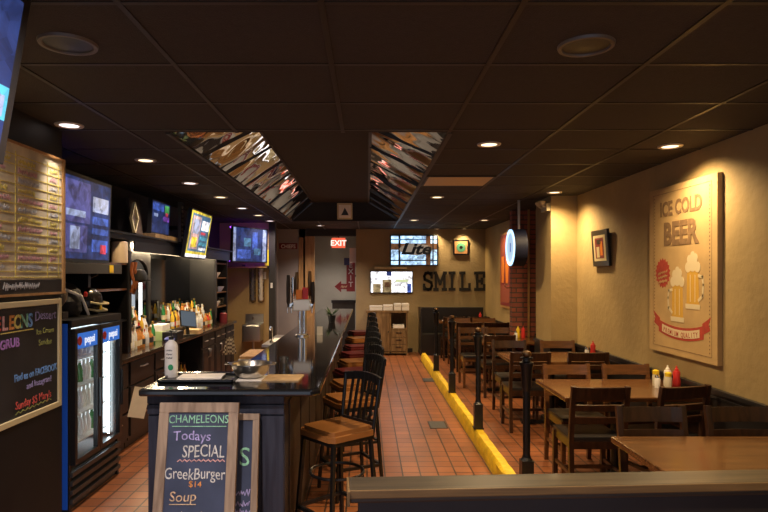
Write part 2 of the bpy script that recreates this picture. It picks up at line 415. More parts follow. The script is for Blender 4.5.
# ------------------------------------------------------------------ lights in the ceiling
WARM = (1.0, .70, .36); COOL = (1.0, .82, .74)
lens_w = emis('lamp_warm', (1, .78, .46), 2.6); lens_c = emis('lamp_cool', (1, .88, .86), 2.4)
trimm = mat('lamp_trim', (.55, .48, .40), .35)
LK = 3.2
def downlight(x, y, kind, power, label, size=150, r=.085):
    t = thing('downlight', label, 'ceiling light', (x, y, CZ), 0, 'recessed ceiling downlights')
    MB().lathe([(r*.72, -.002), (r*.75, -.008), (r, -.010), (r*1.08, -.004), (r*1.08, 0), (r*.72, 0)], 28).build('trim_ring', trimm, t, True)
    MB().lathe([(.001, -.004), (r*.72, -.004), (r*.72, -.001), (.001, -.001)], 28).build('lens', lens_w if kind == 'w' else lens_c, t)
    l = bpy.data.lights.new('downlight_lamp', 'SPOT'); l.energy = power*LK; l.color = WARM if kind == 'w' else COOL
    l.spot_size = math.radians(size); l.spot_blend = .9; l.shadow_soft_size = .05
    o = bpy.data.objects.new('downlight_lamp', l); C.objects.link(o); o.parent = t; o.location = (0, 0, -.02)
    return t
LEFT = [(-2.0, 4.03, 'c', 14), (-1.94, 5.26, 'w', 30), (-1.94, 6.57, 'c', 30), (-1.89, 7.75, 'w', 30), (-1.88, 9.03, 'c', 26), (-1.83, 10.1, 'w', 30), (-1.80, 11.15, 'c', 20)]
for i, (x, y, k, p) in enumerate(LEFT):
    downlight(x, y, k, p, size=64 if i == 0 else 150, label=f'{"warm" if k=="w" else "whitish"} round downlight, {ordn(i)} from the front in the row over the back bar')
RIGHT = [((.94, 4.62, 'w', 70), 'largest glowing warm downlight beside the mirrored coffer, nearest of the middle row'), ((.905, 7.75, 'w', 64), 'warm downlight over the yellow kerb just past the pale ceiling panel'),
         ((.86, 11.0, 'w', 60), 'small warm downlight near the back wall, farthest of the middle row'), ((2.37, 4.69, 'w', 46), 'warm downlight washing the beer poster wall'),
         ((2.28, 7.3, 'w', 55), 'warm downlight lighting the wall bump-out beside the emergency lamp'), ((2.15, 11.0, 'w', 34), 'warm downlight in the far right corner before the back wall')]
for a, lab in RIGHT: downlight(*a, lab)
downlight(1.52, 13.06, 'w', 22, 'small wall-washing downlight above the illuminated beer sign', 110, .05)
downlight(2.11, 13.06, 'w', 22, 'small wall-washing downlight above the green round picture', 110, .05)
downlight(-.82, 13.9, 'c', 45, 'downlight inside the back hallway behind the exit sign', 130, .08)
downlight(-.95, 12.2, 'c', 50, 'dim downlight in front of the hallway opening', 130, .08)
for (x, y, k, p, l) in ((2.2, 1.5, 'w', 45, 'added out-of-view warm fill downlight over the nearest table, before the poster wall row'), (.94, 1.4, 'w', 30, 'added out-of-view warm fill downlight ahead of the half wall, front of the middle row'), (-2.0, 2.9, 'c', 16, 'added out-of-view whitish fill downlight over the dessert chalkboard'), (-.75, 1.6, 'c', 100, 'added out-of-view whitish fill downlight before the near bar end')):  # unseen downlights added as fill for the right wall, bar front and boards
    downlight(x, y, k, p, l)
for (x, y, lab) in ((-1.30, 2.61, 'round ceiling speaker with dark grille, left one over the boards'), (.96, 2.63, 'round ceiling speaker with dark grille, right one over the dining side')):
    t = thing('ceiling_speaker', lab, 'speaker', (x, y, CZ), 0, 'ceiling speakers')
    MB().lathe([(.10, -.002), (.104, -.012), (.118, -.012), (.122, 0), (.1, 0)], 32).build('rim', mat('speaker_rim', (.10, .08, .065), .4), t, True)
    MB().lathe([(.001, -.008), (.1, -.005), (.1, -.001), (.001, -.001)], 32).build('grille', M['blackp'], t)
tp = thing('ceiling_light_panel', 'pale rectangular light panel, unlit, in the ceiling right of the coffer', 'light panel', (.96, 6.4, CZ))
MB().box(-.33, .33, -.30, .30, -.012, -.004).build('diffuser', mat('panel_pale', (.62, .48, .30), .5), tp)
MB().box(-.35, -.33, -.32, .32, -.014, 0).box(.33, .35, -.32, .32, -.014, 0).box(-.33, .33, -.32, -.30, -.014, 0).box(-.33, .33, .3, .32, -.014, 0).build('frame', M['tbar'], tp)

# ------------------------------------------------------------------ bar
bar = thing('bar_counter', 'long L-shaped bar with glossy black top and dark blue plank front', 'bar', (-.6, 3.3, 0))
def bl(x): return x+.6
def by(y): return y-3.3
mb = MB(); poly = [(-1.26, 3.3), (-.30, 3.3), (-.26, 3.34), (-.26, 11.2), (-.86, 11.2), (-.86, 3.92), (-1.26, 3.92)]
mb.prism([(bl(a), by(b)) for a, b in poly], (0, 0, 1.03), (1, 0, 0), (0, 1, 0), (0, 0, 1), .04)
bmesh.ops.bevel(mb.bm, geom=[e for e in mb.bm.edges], offset=.012, segments=3, affect='EDGES', profile=.5)
mb.build('countertop', M['gran'], bar)
mb = MB(); n = 6; x0, x1 = -1.245, -.47
mb.box(bl(x0), bl(x1), by(3.42), by(3.55), 0, 1.03)
for i in range(n):
    a = x0+(x1-x0)*i/n
    mb.box(bl(a+.004), bl(a+(x1-x0)/n-.004), by(3.405), by(3.425), .0, .90)
mb.box(bl(x0), bl(x1), by(3.40), by(3.43), .91, .965, bev=.004).box(bl(x0), bl(x1), by(3.395), by(3.43), .972, 1.028, bev=.004)
mb.build('front_panel', M['navy'], bar)
mb = MB().box(bl(-.80), bl(-.47), by(3.55), by(11.15), 0, 1.03)
for i in range(12): mb.box(bl(-.475), bl(-.462), by(3.6+i*.62), by(4.16+i*.62), .12, .95, bev=.004)
mb.build('side_panel', M['barside'], bar)
MB().box(bl(-1.245), bl(-1.2), by(3.55), by(3.9), 0, 1.03).build('end_panel', M['navy'], bar)

# under-bar equipment behind the counter
t = thing('ice_bin', 'stainless under-bar ice bin with ribbed tan lid and yellow note', 'ice bin', (-1.09, 6.3, 0))
MB().box(-.2, .2, -.3, .3, .12, .86, bev=.01).build('body', mat('dull_steel', (.42, .40, .36), .5, metal=.6), t)
mb = MB()
for i in range(10): mb.box(-.19, .19, -.29+i*.058, -.25+i*.058, .86, .885)
mb.build('ribbed_lid', M['honey'], t)
MB().box(-.18, .14, -.304, -.3, .74, .84).build('front_label', M['paper'], t)
MB().box(.14, .19, -.306, -.3, .74, .84).build('note', M['mustard'], t)
for sx in (-.16, .16):
    for sy in (-.26, .26): MB().cyl((sx, sy, 0), (sx, sy, .13), .02).build('leg', M['steel'], t)
t = thing('drain_board', 'stainless drainboard stand with wire shelf behind the taps', 'drainboard', (-1.08, 8.0, 0))
MB().box(-.22, .2, -.6, .6, .80, .84).box(.16, .2, -.6, .6, .84, 1.0).build('board', M['steel'], t)
MB().box(-.22, .2, -.62, -.6, .79, .81).build('front_rail', M['bronze'], t)
for sx in (-.18, .16):
    for sy in (-.55, .55): MB().cyl((sx, sy, 0), (sx, sy, .8), .02).build('leg', M['steel'], t)
o = MB().box(-.16, .16, -.2, .2, 0, .012, bev=.003).build('paper_stack', M['paper']); o.location = (-1.08, 7.85, .84); tag(o, 'white paper stack lying on the drainboard behind the taps', 'paper')
t = thing('faucet', 'small chrome bar faucet standing on the drainboard', 'faucet', (-1.2, 7.55, .84))
MB().tube([(0, 0, 0), (0, 0, .16), (0, -.02, .2), (0, -.07, .21), (0, -.11, .18)], .012).build('spout', M['chrome'], t, True)
MB().cyl((0, 0, 0), (0, 0, .03), .025).build('base', M['chrome'], t)

# ------------------------------------------------------------------ things on the bar
BT = 1.0705
t = thing('pump_bottle', 'white pump bottle with green round emblem on the near bar corner', 'bottle', (-1.20, 3.68, BT)); t.scale = (1, 1, 1.14)
MB().lathe([(.036, 0), (.039, .006), (.039, .165), (.034, .185), (.016, .2), (.014, .21)], 24).build('body', M['white'], t, True)
MB().lathe([(.016, .205), (.016, .222), (.006, .225), (.006, .245), (.012, .247), (.012, .256)], 16).box(-.008, .034, -.007, .007, .246, .256).build('pump', M['blackplastic'], t, True, 'black pump head')
MB().lathe([(.0001, -.0395), (.016, -.0397), (.016, -.0385), (.0001, -.0385)], 18, at=(.008, 0, .06), axis='y').build('emblem', M['green'], t)
mb = MB(); rg = random.Random(5)
for k in range(3): scribble(mb, -.018, .105+.02*k, .036, .01, (0, -.0395, 0), (1, 0, 0), (0, 0, 1), (0, -1, 0), rg, .0006, .0018)
mb.build('print', M['greyplastic'], t)
t = thing('mixing_bowl', 'wide stainless steel mixing bowl on the near end of bar', 'bowl', (-.71, 3.67, BT+.004))
MB().lathe([(.06, 0), (.085, .012), (.108, .045), (.118, .08), (.130, .085), (.130, .088), (.115, .086), (.104, .046), (.08, .016), (.0001, .010)], 36, cap=False).lathe([(.0001, 0), (.06, 0)], 36, cap=False).build('bowl_shell', M['steel'], t, True)
for s in (-1, 1): MB().tube([(s*.127, -.035, .084), (s*.152, -.025, .086), (s*.152, .025, .086), (s*.127, .035, .084)], .005).build('handle', M['chrome'], t, True)
o = MB().box(-.16, .15, -.10, .09, 0, .0035).build('paper_sheet', M['paper']); o.location = (-.74, 3.66, BT); tag(o, 'white paper sheet under the steel bowl', 'paper')
o = MB().box(-.11, .11, -.11, .11, 0, .006).build('placemat', M['kraft']); o.location = (-.51, 3.66, BT); o.rotation_euler = (0, 0, -.05); tag(o, 'brown printed placemat on bar right of the bowl', 'placemat')
o = MB().box(-.13, .13, -.08, .08, 0, .010, bev=.002).build('menu_stack', M['paper']); o.location = (-1.0, 3.63, BT+.011); o.rotation_euler = (0, 0, .06); tag(o, 'white menu sheets lying on black tray beside the pump bottle', 'menu')
mb = MB().box(-.22, .22, -.13, .13, 0, .006).box(-.22, .22, -.13, -.12, 0, .018).box(-.22, .22, .12, .13, 0, .018).box(-.22, -.21, -.13, .13, 0, .018).box(.21, .22, -.13, .13, 0, .018)
o = mb.build('serving_tray', M['blackplastic']); o.location = (-1.0, 3.62, BT+.001); tag(o, 'shallow black serving tray on near bar end under menus', 'tray')
o = MB().lathe([(.028, 0), (.032, .09), (.029, .09), (.025, .006), (.0001, .006)], 16, cap=False).lathe([(.0001, 0), (.028, 0)], 16, cap=False).build('drinking_glass', M['tumbler'], smooth=True)
o.location = (-.55, 3.98, BT); tag(o, 'small clear drinking glass on bar behind the placemat', 'glass')

# tap tower
t = thing('beer_tap_tower', 'chrome beer tap tower with a row of handles on the bar', 'beer tap', (-.67, 6.2, BT))
MB().lathe([(.075, 0), (.075, .012), (.055, .02), (.04, .025)], 24).cyl((-.02, 0, .02), (-.02, 0, .30), .022).cyl((.025, 0, .02), (.025, 0, .30), .022).build('column', M['chrome'], t, True)
MB().box(-.085, .085, -.06, .06, .265, .38, bev=.01).build('tap_block', mat('tap_block', (.85, .85, .86), .35, metal=.3), t)
hm = [M['barside'], M['chrome'], M['orange'], M['red'], M['bronze']]
for i, (dx, dy, h, mm) in enumerate(((-.14, -.03, .33, 0), (-.10, .05, .31, 1), (-.06, .03, .28, 4), (-.025, -.05, .10, 2), (.035, -.03, .12, 3), (.075, .04, .29, 4), (.11, .0, .26, 0))):
    h0 = .38 if abs(dx) < .085 else .30
    mb = MB().lathe([(.008, 0), (.01, .03), (.019, .05), (.022, h*.7), (.016, h), (.0001, h)], 12, at=(dx, dy, h0)) if h > .15 else MB().box(dx-.03, dx+.03, dy-.02, dy+.02, h0, h0+h, bev=.006)
    mb.build('tap_handle', hm[mm], t, h > .15, label=['dark wooden tap handle', 'chrome tap handle', 'orange tap badge', 'red tap badge', 'bronze tap handle'][[0, 1, 2, 3, 4][mm]])
for dx in (-.14, -.10, .11):
    MB().cyl((dx, -.02, .305), (dx, -.07, .29), .012).cyl((dx, -.07, .295), (dx, -.075, .24), .009, .007).bar((dx, 0, .31), (dx*.6, 0, .33), .02, .03).build('spigot', M['chrome'], t, True)
o = MB().box(-.03, .03, -.002, .002, 0, .085).box(-.03, .03, -.02, .02, 0, .004).build('table_tent_card', M['paper']); o.location = (-.50, 6.35, BT); tag(o, 'small white card standing right of the beer taps', 'card')
t = thing('potted_plant', 'small dark leafy plant on bar beyond the taps', 'plant', (-.47, 8.0, BT))
MB().lathe([(.04, 0), (.055, .09), (.048, .09), (.0001, .08)], 14).build('pot', M['blackplastic'], t, True)
mb = MB(); rg = random.Random(2)
for i in range(22):
    a = rg.uniform(0, 2*PI); l = rg.uniform(.08, .18); d = Vector((math.cos(a), math.sin(a), rg.uniform(.2, 1.1))).normalized()
    p = Vector((0, 0, .08)); s = Vector((-math.sin(a), math.cos(a), 0))*.02; tip = p+d*l
    m_ = p+d*l*.55
    q = [mb.bm.verts.new(x) for x in (p, m_+s, tip, m_-s)]; mb.bm.faces.new(q)
mb.build('leaves', mat('dark_leaf', (.03, .07, .02), .5), t)

# sandwich boards
def board_sign(name, label, x0, w, h, ybot, ytop, fw):
    t = thing(name, label, 'chalkboard sign', (x0+w/2, ybot, 0)); t.rotation_euler = (-math.atan2(ytop-ybot, h), 0, 0)
    mb = MB()
    mb.box(-w/2, w/2, 0, .03, h-fw, h, bev=.003).box(-w/2, w/2, 0, .03, 0, fw, bev=.003).box(-w/2, -w/2+fw, 0, .03, fw, h-fw, bev=.003).box(w/2-fw, w/2, 0, .03, fw, h-fw, bev=.003)
    mb.build('frame', M['greywood'], t)
    MB().box(-w/2+fw, w/2-fw, .010, .022, fw, h-fw).build('slate', M['slate'], t)
    return t
t = board_sign('chalkboard_sign', 'weathered wood framed chalkboard with CHAMELEONS and todays special at bar front', -1.117, .425, 1.035, 3.02, 3.24, .052)
def st(s, size, k, z, x=0, **kw): return text(s, size, K[k], t, (x, .0085, z), (1, 0, 0), (0, 0, 1), **kw)
st('CHAMELEONS', .060, 'green', .928, sx=.84, jit=.03)
MB().box(-.14, .15, .007, .0095, .908, .912).build('underline', K['green'], t)
st('Todays', .070, 'violet', .838, -.03, jit=.04)
st('SPECIAL', .090, 'white', .752, .035, sx=.70, jit=.03)
mb = MB(); mb.stroke([(-.10+.0125*i, .734+(.005 if i % 2 else -.005)) for i in range(21)], .005, (0, .0095, 0), (1, 0, 0), (0, 0, 1), (0, -1, 0), .002); mb.build('zigzag', K['pink'], t)
st('GreekBurger', .082, 'white', .640, -.005, sx=.74, jit=.04)
st('$14', .045, 'orange', .60, -.0, jit=.03)
st('Soup', .070, 'peach', .530, -.06, jit=.04)
MB().box(-.13, .01, .007, .0095, .512, .516).build('underline', K['peach'], t)
st('Chicken Noodle', .06, 'peach', .435, 0, sx=.75, jit=.04)
t = board_sign('chalkboard_sign', 'second framed chalkboard tucked behind the todays special board', -1.02, .42, .94, 3.19, 3.345, .035)
text('S', .14, K['green'], t, (.135, .0085, .66), (1, 0, 0), (0, 0, 1), jit=.02)
mb = MB(); rg = random.Random(8)
for (z, a) in ((.50, .03), (.44, .05), (.40, .04)): scribble(mb, .08, z, .09, .035, (0, .0095, 0), (1, 0, 0), (0, 0, 1), (0, -1, 0), rg, .002, .005)
mb.build('chalk_scribble', K['violet'], t)

# ------------------------------------------------------------------ bar stools
def make_stool(label, vinyl):
    t = thing('bar_stool', label, 'bar stool', (0, 0, 0), 0, 'bar stools along the counter')
    # seat faces local -X ; back on +X
    mb = MB(); prof = [(-.20, -.155), (-.17, -.195), (.16, -.20), (.195, -.17), (.20, .17), (.16, .20), (-.17, .195), (-.20, .155)]
    mb.prism(prof, (0, 0, .712), (1, 0, 0), (0, 1, 0), (0, 0, 1), .06)
    bmesh.ops.bevel(mb.bm, geom=[e for e in mb.bm.edges if abs(e.verts[0].co.z-e.verts[1].co.z) < .01 and e.verts[0].co.z > .75], offset=.025, segments=4, affect='EDGES')
    mb.build('seat', vinyl, t, True)
    mb = MB().bar((-.17, -.17, .70), (-.17, .17, .70), .03).bar((.17, -.17, .70), (.17, .17, .70), .03).bar((-.17, -.17, .70), (.17, -.17, .70), .03).bar((-.17, .17, .70), (.17, .17, .70), .03)
    mb.build('seat_frame', M['blackmetal'], t)
    for sx in (-1, 1):
        for sy in (-1, 1):
            MB().bar((sx*.165, sy*.165, .70), (sx*.215, sy*.205, 0), .026, bev=.004).build('leg', M['blackmetal'], t)
    MB().tube([(.185*math.cos(a)*1.02, .185*math.sin(a)*1.02, .47) for a in [2*PI*k/28 for k in range(28)]], .010, closed=True).build('ring_brace', M['blackmetal'], t, True)
    mb = MB()
    q = [(-.199, -.192, .24), (.199, -.192, .24), (.199, .192, .24), (-.199, .192, .24)]
    for k in range(4): mb.bar(q[k], q[(k+1) % 4], .022)
    mb.build('footrest', M['blackmetal'], t)
    def bx(z): return .185+(z-.72)*.16
    for sy in (-1, 1): MB().tube([(bx(.69), sy*.17, .69), (bx(.85), sy*.178, .85), (bx(1.0), sy*.185, 1.0), (bx(1.06)+.0, sy*.187, 1.06)], .0135, 10).build('back_post', M['blackmetal'], t, True)
    mb = MB(); N = 9
    pts = [(bx(1.06)+.03*(1-(abs(k-4)/4)**2), -.195+.39*k/8, 1.045+.018*(1-(abs(k-4)/4)**2)) for k in range(N)]
    for a, b in zip(pts, pts[1:]): mb.bar(a, b, .024, .055, bev=.005)
    mb.build('top_rail', M['blackmetal'], t)
    for k in range(5):
        yy = -.115+.0575*k
        MB().bar((bx(.775), yy, .775), (bx(1.04)+.022, yy*1.05, 1.045), .012, .020).build('slat', M['blackmetal'], t)
    MB().bar((bx(.775), -.175, .775), (bx(.775), .175, .775), .02, .022).build('lower_rail', M['blackmetal'], t)
    t.scale = (.9, .9, .975)
    return t
ST = [(-.19, 3.80, 42, 't'), (-.13, 4.72, 26, 't'), (-.12, 5.38, 20, 't'), (-.13, 6.02, 24, 'r'), (-.12, 6.68, 20, 't'), (-.13, 7.36, 23, 'r'), (-.12, 8.1, 18, 'r'), (-.12, 9.1, 22, 't'), (-.12, 10.15, 18, 'r')]
lab = {'t': 'black metal bar stool with tan vinyl seat', 'r': 'black metal bar stool with dark red vinyl seat'}
protos = {}
for i, (x, y, a, k) in enumerate(ST):
    l = f'{lab[k]}, {ordn(i)} along the bar from the front'
    if k not in protos:
        protos[k] = make_stool(l, M['tanvinyl'] if k == 't' else M['redvinyl']); o = protos[k]; o.location = (x, y, 0); o.rotation_euler = (0, 0, math.radians(a))
    else: dup(protos[k], (x, y, 0), math.radians(a), l)

# ------------------------------------------------------------------ dining chairs and tables
def make_chair(label, wd):
    t = thing('dining_chair', label, 'chair', (0, 0, 0), 0, 'dining chairs')
    MB().box(-.205, .205, -.185, .215, .445, .48, bev=.012).build('seat', M['vinyl'], t, True, label='black vinyl seat pad')
    mb = MB().box(-.20, .20, .18, .20, .39, .445).box(-.20, .20, -.19, -.17, .39, .445).box(-.20, -.18, -.17, .18, .39, .445).box(.18, .20, -.17, .18, .39, .445)
    mb.build('apron', wd, t)
    for s in (-1, 1):
        MB().bar((s*.195, .195, .445), (s*.195, .20, 0), .036, bev=.004).build('leg', wd, t)
        mb = MB(); P = [(s*.2, -.225, 0), (s*.2, -.195, .44), (s*.2, -.215, .62), (s*.2, -.262, .875)]
        for a, b in zip(P, P[1:]): mb.bar(a, b, .036, .034, bev=.003)
        mb.build('leg', wd, t)
        MB().bar((s*.195, .195, .2), (s*.197, -.2, .2), .018, .028).build('stretcher', wd, t)
    MB().bar((-.195, 0, .2), (.195, 0, .2), .018, .026).build('stretcher', wd, t)
    def slat(z0, z1, nm):
        mb = MB(); N = 7
        yy = lambda z: -.215-(z-.62)*.184
        for k in range(N-1):
            a, b = -.19+.38*k/(N-1), -.19+.38*(k+1)/(N-1)
            ca, cb = -.018*(1-(a/.19)**2), -.018*(1-(b/.19)**2)
            v = [mb.bm.verts.new(p) for p in ((a, yy(z0)+ca, z0), (b, yy(z0)+cb, z0), (b, yy(z1)+cb, z1), (a, yy(z1)+ca, z1))]
            mb.bm.faces.new(v)
        bmesh.ops.remove_doubles(mb.bm, verts=mb.bm.verts[:], dist=1e-5)
        bmesh.ops.recalc_face_normals(mb.bm, faces=mb.bm.faces[:])
        bmesh.ops.solidify(mb.bm, geom=mb.bm.faces[:], thickness=.02)
        mb.build(nm, wd, t)
    slat(.775, .865, 'top_rail'); slat(.685, .73, 'slat'); slat(.59, .635, 'slat')
    return t
CHP = {'d': None, 'l': None}
CHAIRS = []
def chair(x, y, rz, label, k='d'):
    rz = math.radians(rz)
    if CHP[k] is None:
        CHP[k] = make_chair(label, M['chairwood'] if k == 'd' else M['chairlight']); o = CHP[k]; o.location = (x, y, 0); o.rotation_euler = (0, 0, rz)
    else: dup(CHP[k], (x, y, 0), rz, label)
def table(x0, x1, y0, y1, label):
    t = thing('dining_table', label, 'table', ((x0+x1)/2, (y0+y1)/2, 0), 0, 'dining tables')
    w, d = (x1-x0)/2, (y1-y0)/2
    MB().box(-w, w, -d, d, .725, .76, bev=.010).build('tabletop', M['tabletop'], t)
    MB().box(-w+.12, w-.12, -.06, .06, .70, .726).cyl((0, 0, .05), (0, 0, .71), .045).build('pedestal', M['blackmetal'], t)
    MB().bar((-.34, 0, .02), (.34, 0, .02), .07, .04, bev=.01).bar((0, -.28, .021), (0, .28, .021), .07, .04, bev=.01).build('foot', M['blackmetal'], t)
table(1.42, 2.61, 2.70, 3.50, 'wood dining table nearest the front, behind the half wall')
table(1.52, 2.635, 4.60, 5.42, 'wood dining table under the beer poster with condiments on it')
table(1.58, 2.635, 6.50, 7.28, 'wood dining table by the small framed photo, third from the front')
table(1.62, 2.55, 8.42, 9.15, 'wood dining table in front of the brick pier')
table(1.55, 2.48, 10.62, 11.3, 'wood dining table behind the brick pier, below the far poster')
table(1.45, 2.40, 12.05, 12.62, 'wood dining table at the bench along the back wall')
near, far = 0, 180
chair(1.79, 3.53, far, 'dark wood chair behind the nearest table, left of its pair'); chair(2.35, 3.53, far, 'dark wood chair behind the nearest table, right beside the wall')
chair(1.73, 4.70, near, 'dark wood chair with its back to us, front left of the poster table')
chair(2.31, 4.72, 14, 'dark wood chair turned at an angle, front right of the poster table')
chair(1.86, 5.32, 182, 'honey brown chair on the far side of the poster table, left one', 'l'); chair(2.40, 5.32, far, 'honey brown chair on far side of the poster table by the wall', 'l')
chair(1.75, 6.68, near, 'dark wood chair at front left of the table by the small framed photo'); chair(2.37, 6.68, near, 'dark wood chair at front right of the table by the small framed photo')
chair(1.80, 7.36, far, 'dark wood chair with a bright sheen on its top rail, beyond the third table'); chair(2.40, 7.32, far, 'honey brown chair below the wall bump-out, beyond the third table', 'l')
chair(1.83, 8.52, near, 'dark wood chair at front left of the brick pier table'); chair(2.10, 9.25, far, 'honey brown chair wedged between table and brick pier, far right', 'l')
chair(1.66, 9.25, far, 'honey brown chair on far left of the brick pier table', 'l')
chair(1.78, 10.72, near, 'dark wood chair at front left of the table below the far poster'); chair(2.26, 10.72, near, 'dark wood chair at front right of the table below the far poster')
chair(1.76, 11.25, far, 'honey brown chair on far left of the table below the far poster', 'l'); chair(2.24, 11.25, far, 'honey brown chair on far right of the table below the far poster', 'l')
chair(1.72, 12.1, near, 'dark wood chair at left of the back bench table'); chair(2.2, 12.1, near, 'dark wood chair at right of the back bench table')
t = thing('bench', 'black padded bench along the back wall under SMILE', 'bench', (1.85, 12.9, 0))
MB().box(-.68, .68, -.22, .2, .0, .45, bev=.01).build('seat', M['vinyl'], t); MB().box(-.68, .68, .12, .27, .45, 1.0, bev=.02).build('backrest', M['vinyl'], t)
MB().box(-.72, -.68, -.24, .28, 0, 1.0).build('end_panel', M['blackp'], t)

# condiments
def lathe_obj(prof, n=14, at=(0, 0, 0)): return MB().lathe(prof, n, at=at)
def squeeze(x, y, z, m, nm, label, cat):
    t = thing(nm, label, cat, (x, y, z))
    lathe_obj([(.028, 0), (.031, .008), (.031, .05), (.026, .08), (.030, .12), (.024, .138), (.0001, .14)]).build('body', m, t, True)
    lathe_obj([(.016, .138), (.016, .152), (.008, .158), (.005, .178), (.0001, .18)]).build('cap', m, t, True)
def shaker(x, y, z, label, fill):
    t = thing('shaker', label, 'shaker', (x, y, z))
    lathe_obj([(.021, 0), (.023, .07), (.017, .085), (.0001, .085)]).build('jar', fill, t, True)
    lathe_obj([(.018, .083), (.019, .097), (.012, .108), (.0001, .109)]).build('lid', M['chrome'], t, True)
def jar_yellow(x, y, z, label):
    t = thing('sweetener_jar', label, 'jar', (x, y, z))
    lathe_obj([(.027, 0), (.029, .085), (.023, .1), (.0001, .1)]).build('jar', mat('jar_glass', (.55, .5, .38), .2), t, True)
    lathe_obj([(.026, .098), (.027, .128), (.012, .135), (.0001, .135)]).build('lid', M['mustard'], t, True, label='yellow lid')
TT = .7605
squeeze(2.59, 5.02, TT, M['red'], 'ketchup_bottle', 'red ketchup squeeze bottle on the poster table', 'bottle')
squeeze(2.535, 5.06, TT, M['white'], 'squeeze_bottle', 'white squeeze bottle beside ketchup on the poster table', 'bottle')
jar_yellow(2.455, 5.10, TT, 'yellow-lidded glass jar behind, left in the poster table condiments')
jar_yellow(2.50, 4.98, TT, 'yellow-lidded glass jar in front of the poster table condiments')
shaker(2.42, 5.0, TT, 'salt shaker at left of the poster table condiments', M['white'])
squeeze(2.61, 6.93, TT, M['red'], 'ketchup_bottle', 'red ketchup bottle on the third table, below the wall bump-out', 'bottle')
shaker(2.53, 6.9, TT, 'salt shaker beside ketchup on the third table', M['white']); shaker(2.555, 6.98, TT, 'pepper shaker just behind the salt on the third table', M['greyplastic'])
squeeze(2.33, 8.95, TT, M['red'], 'ketchup_bottle', 'red ketchup bottle in front of the brick pier', 'bottle')
squeeze(2.26, 8.98, TT, M['mustard'], 'mustard_bottle', 'yellow mustard bottle beside ketchup at the brick pier', 'bottle')
shaker(2.21, 8.9, TT, 'white shaker beside mustard at the brick pier', M['white'])
squeeze(2.32, 12.3, TT, M['red'], 'ketchup_bottle', 'red ketchup bottle on the back bench table', 'bottle')
o = lathe_obj([(.05, 0), (.09, .015), (.09, .018), (.0001, .01)], 20).build('plate', M['white'], smooth=True); o.location = (1.62, 12.25, TT); tag(o, 'small white plate on the back bench table', 'plate')

# posts along the kerb
for i, y in enumerate((4.25, 6.1, 7.98, 9.8)):
    l = f'black turned post with bronze knob on the yellow kerb, {ordn(i)} from the front'
    if i == 0:
        P0 = t = thing('railing_post', l, 'post', (1.13, y, .142), 0, 'posts along the yellow kerb')
        MB().box(-.05, .05, -.05, .05, 0, .012).box(-.042, .042, -.042, .042, .01, .25, bev=.004).lathe([(.042, .25), (.03, .27), (.026, .29)], 16).build('base', M['blackmetal'], t)
        MB().cyl((0, 0, .28), (0, 0, .74), .026).build('shaft', M['blackmetal'], t, True)
        MB().lathe([(.026, .735), (.034, .76), (.042, .90), (.05, .925), (.05, .94), (.03, .95), (.028, .96), (.045, .965), (.045, .975), (.0001, .976)], 16).build('capital', M['blackmetal'], t, True)
        MB().lathe([(.012, .973), (.03, .985), (.034, 1.0), (.026, 1.018), (.0001, 1.026)], 16).build('finial', M['bronze'], t, True, 'bronze knob')
    else: dup(P0, (1.13, y, .142), 0, l)
# floor drains
for (x, y, l) in ((.80, 6.8, 'square dark floor drain in the aisle by the nearer kerb'), (1.0, 9.7, 'small dark floor drain in the aisle near the far posts')):
    t = thing('floor_drain', l, 'drain', (x, y, 0))
    MB().box(-.10, .10, -.16, .16, 0, .004).build('frame', M['blackmetal'], t)
    mb = MB()
    for k in range(7): mb.box(-.085, .085, -.145+k*.043, -.122+k*.043, .004, .007)
    mb.build('grate', M['greyplastic'], t)

# foreground half wall
t = thing('half_wall', 'black half wall with worn wooden cap across the front', 'half wall', (-.055, 1.94, 0), math.radians(3.2))
MB().box(.03, 2.75, .03, .12, 0, .955).build('panel', M['blackp'], t)
MB().box(0, 2.78, .014, .145, .955, .9985, bev=.006).build('cap', M['capwood'], t)
MB().box(-.004, 2.78, .006, .014, .972, .9992, bev=.003).box(-.008, .0, .0, .145, .95, .9985, bev=.002).build('cap_edging', M['captrim'], t, label='lighter wooden edging')

# ------------------------------------------------------------------ right wall pieces
t = thing('canvas_poster', 'large tan ICE COLD BEER canvas with two mugs on the right wall', 'poster', (2.668, 5.04, 1.017))
# local: u = -Y (reading direction), v = Z, face towards -X
w, h = 1.08, 1.455
MB().box(-.04, 0, -w/2, w/2, 0, h).build('canvas', M['canvas'], t)
u, v, nn = (0, -1, 0), (0, 0, 1), (-1, 0, 0); fo = (-.0405, 0, 0)
text('ICE COLD', .17, M['canvas_brown'], t, (-.042, 0, 1.205), u, v, sx=.88, bold=.006)
text('BEER', .265, M['canvas_brown'], t, (-.042, 0, .95), u, v, sx=.95, bold=.012)
mb = MB()
for (a, b, c, d) in ((-.47, .47, .05, .054), (-.47, .47, 1.40, 1.404), (-.47, -.465, .05, 1.404), (.465, .47, .05, 1.404)): mb.prism([(a, c), (b, c), (b, d), (a, d)], fo, u, v, nn, .001)
for k in range(44):
    z = .075+k*.03
    for s in (-.44, .44): mb.prism([(s-.006, z), (s+.006, z), (s+.006, z+.012), (s-.006, z+.012)], fo, u, v, nn, .001)
mb.build('border', M['print_pale'] if False else M['canvas_brown'], t)
mb = MB(); R = [(.135 if i % 2 else .113) for i in range(36)]
mb.prism([(-.29+R[i]*math.cos(2*PI*i/36), .70+R[i]*math.sin(2*PI*i/36)) for i in range(36)], fo, u, v, nn, .001); mb.build('badge', M['print_red'], t)
mb = MB(); rg = random.Random(4)
for k in range(3): scribble(mb, -.37, .655+.04*k, .16, .03, (-.0416, 0, 0), (0, -1, .15), v, nn, rg, .0006, .006)
mb.build('badge_print', M['canvas'], t)
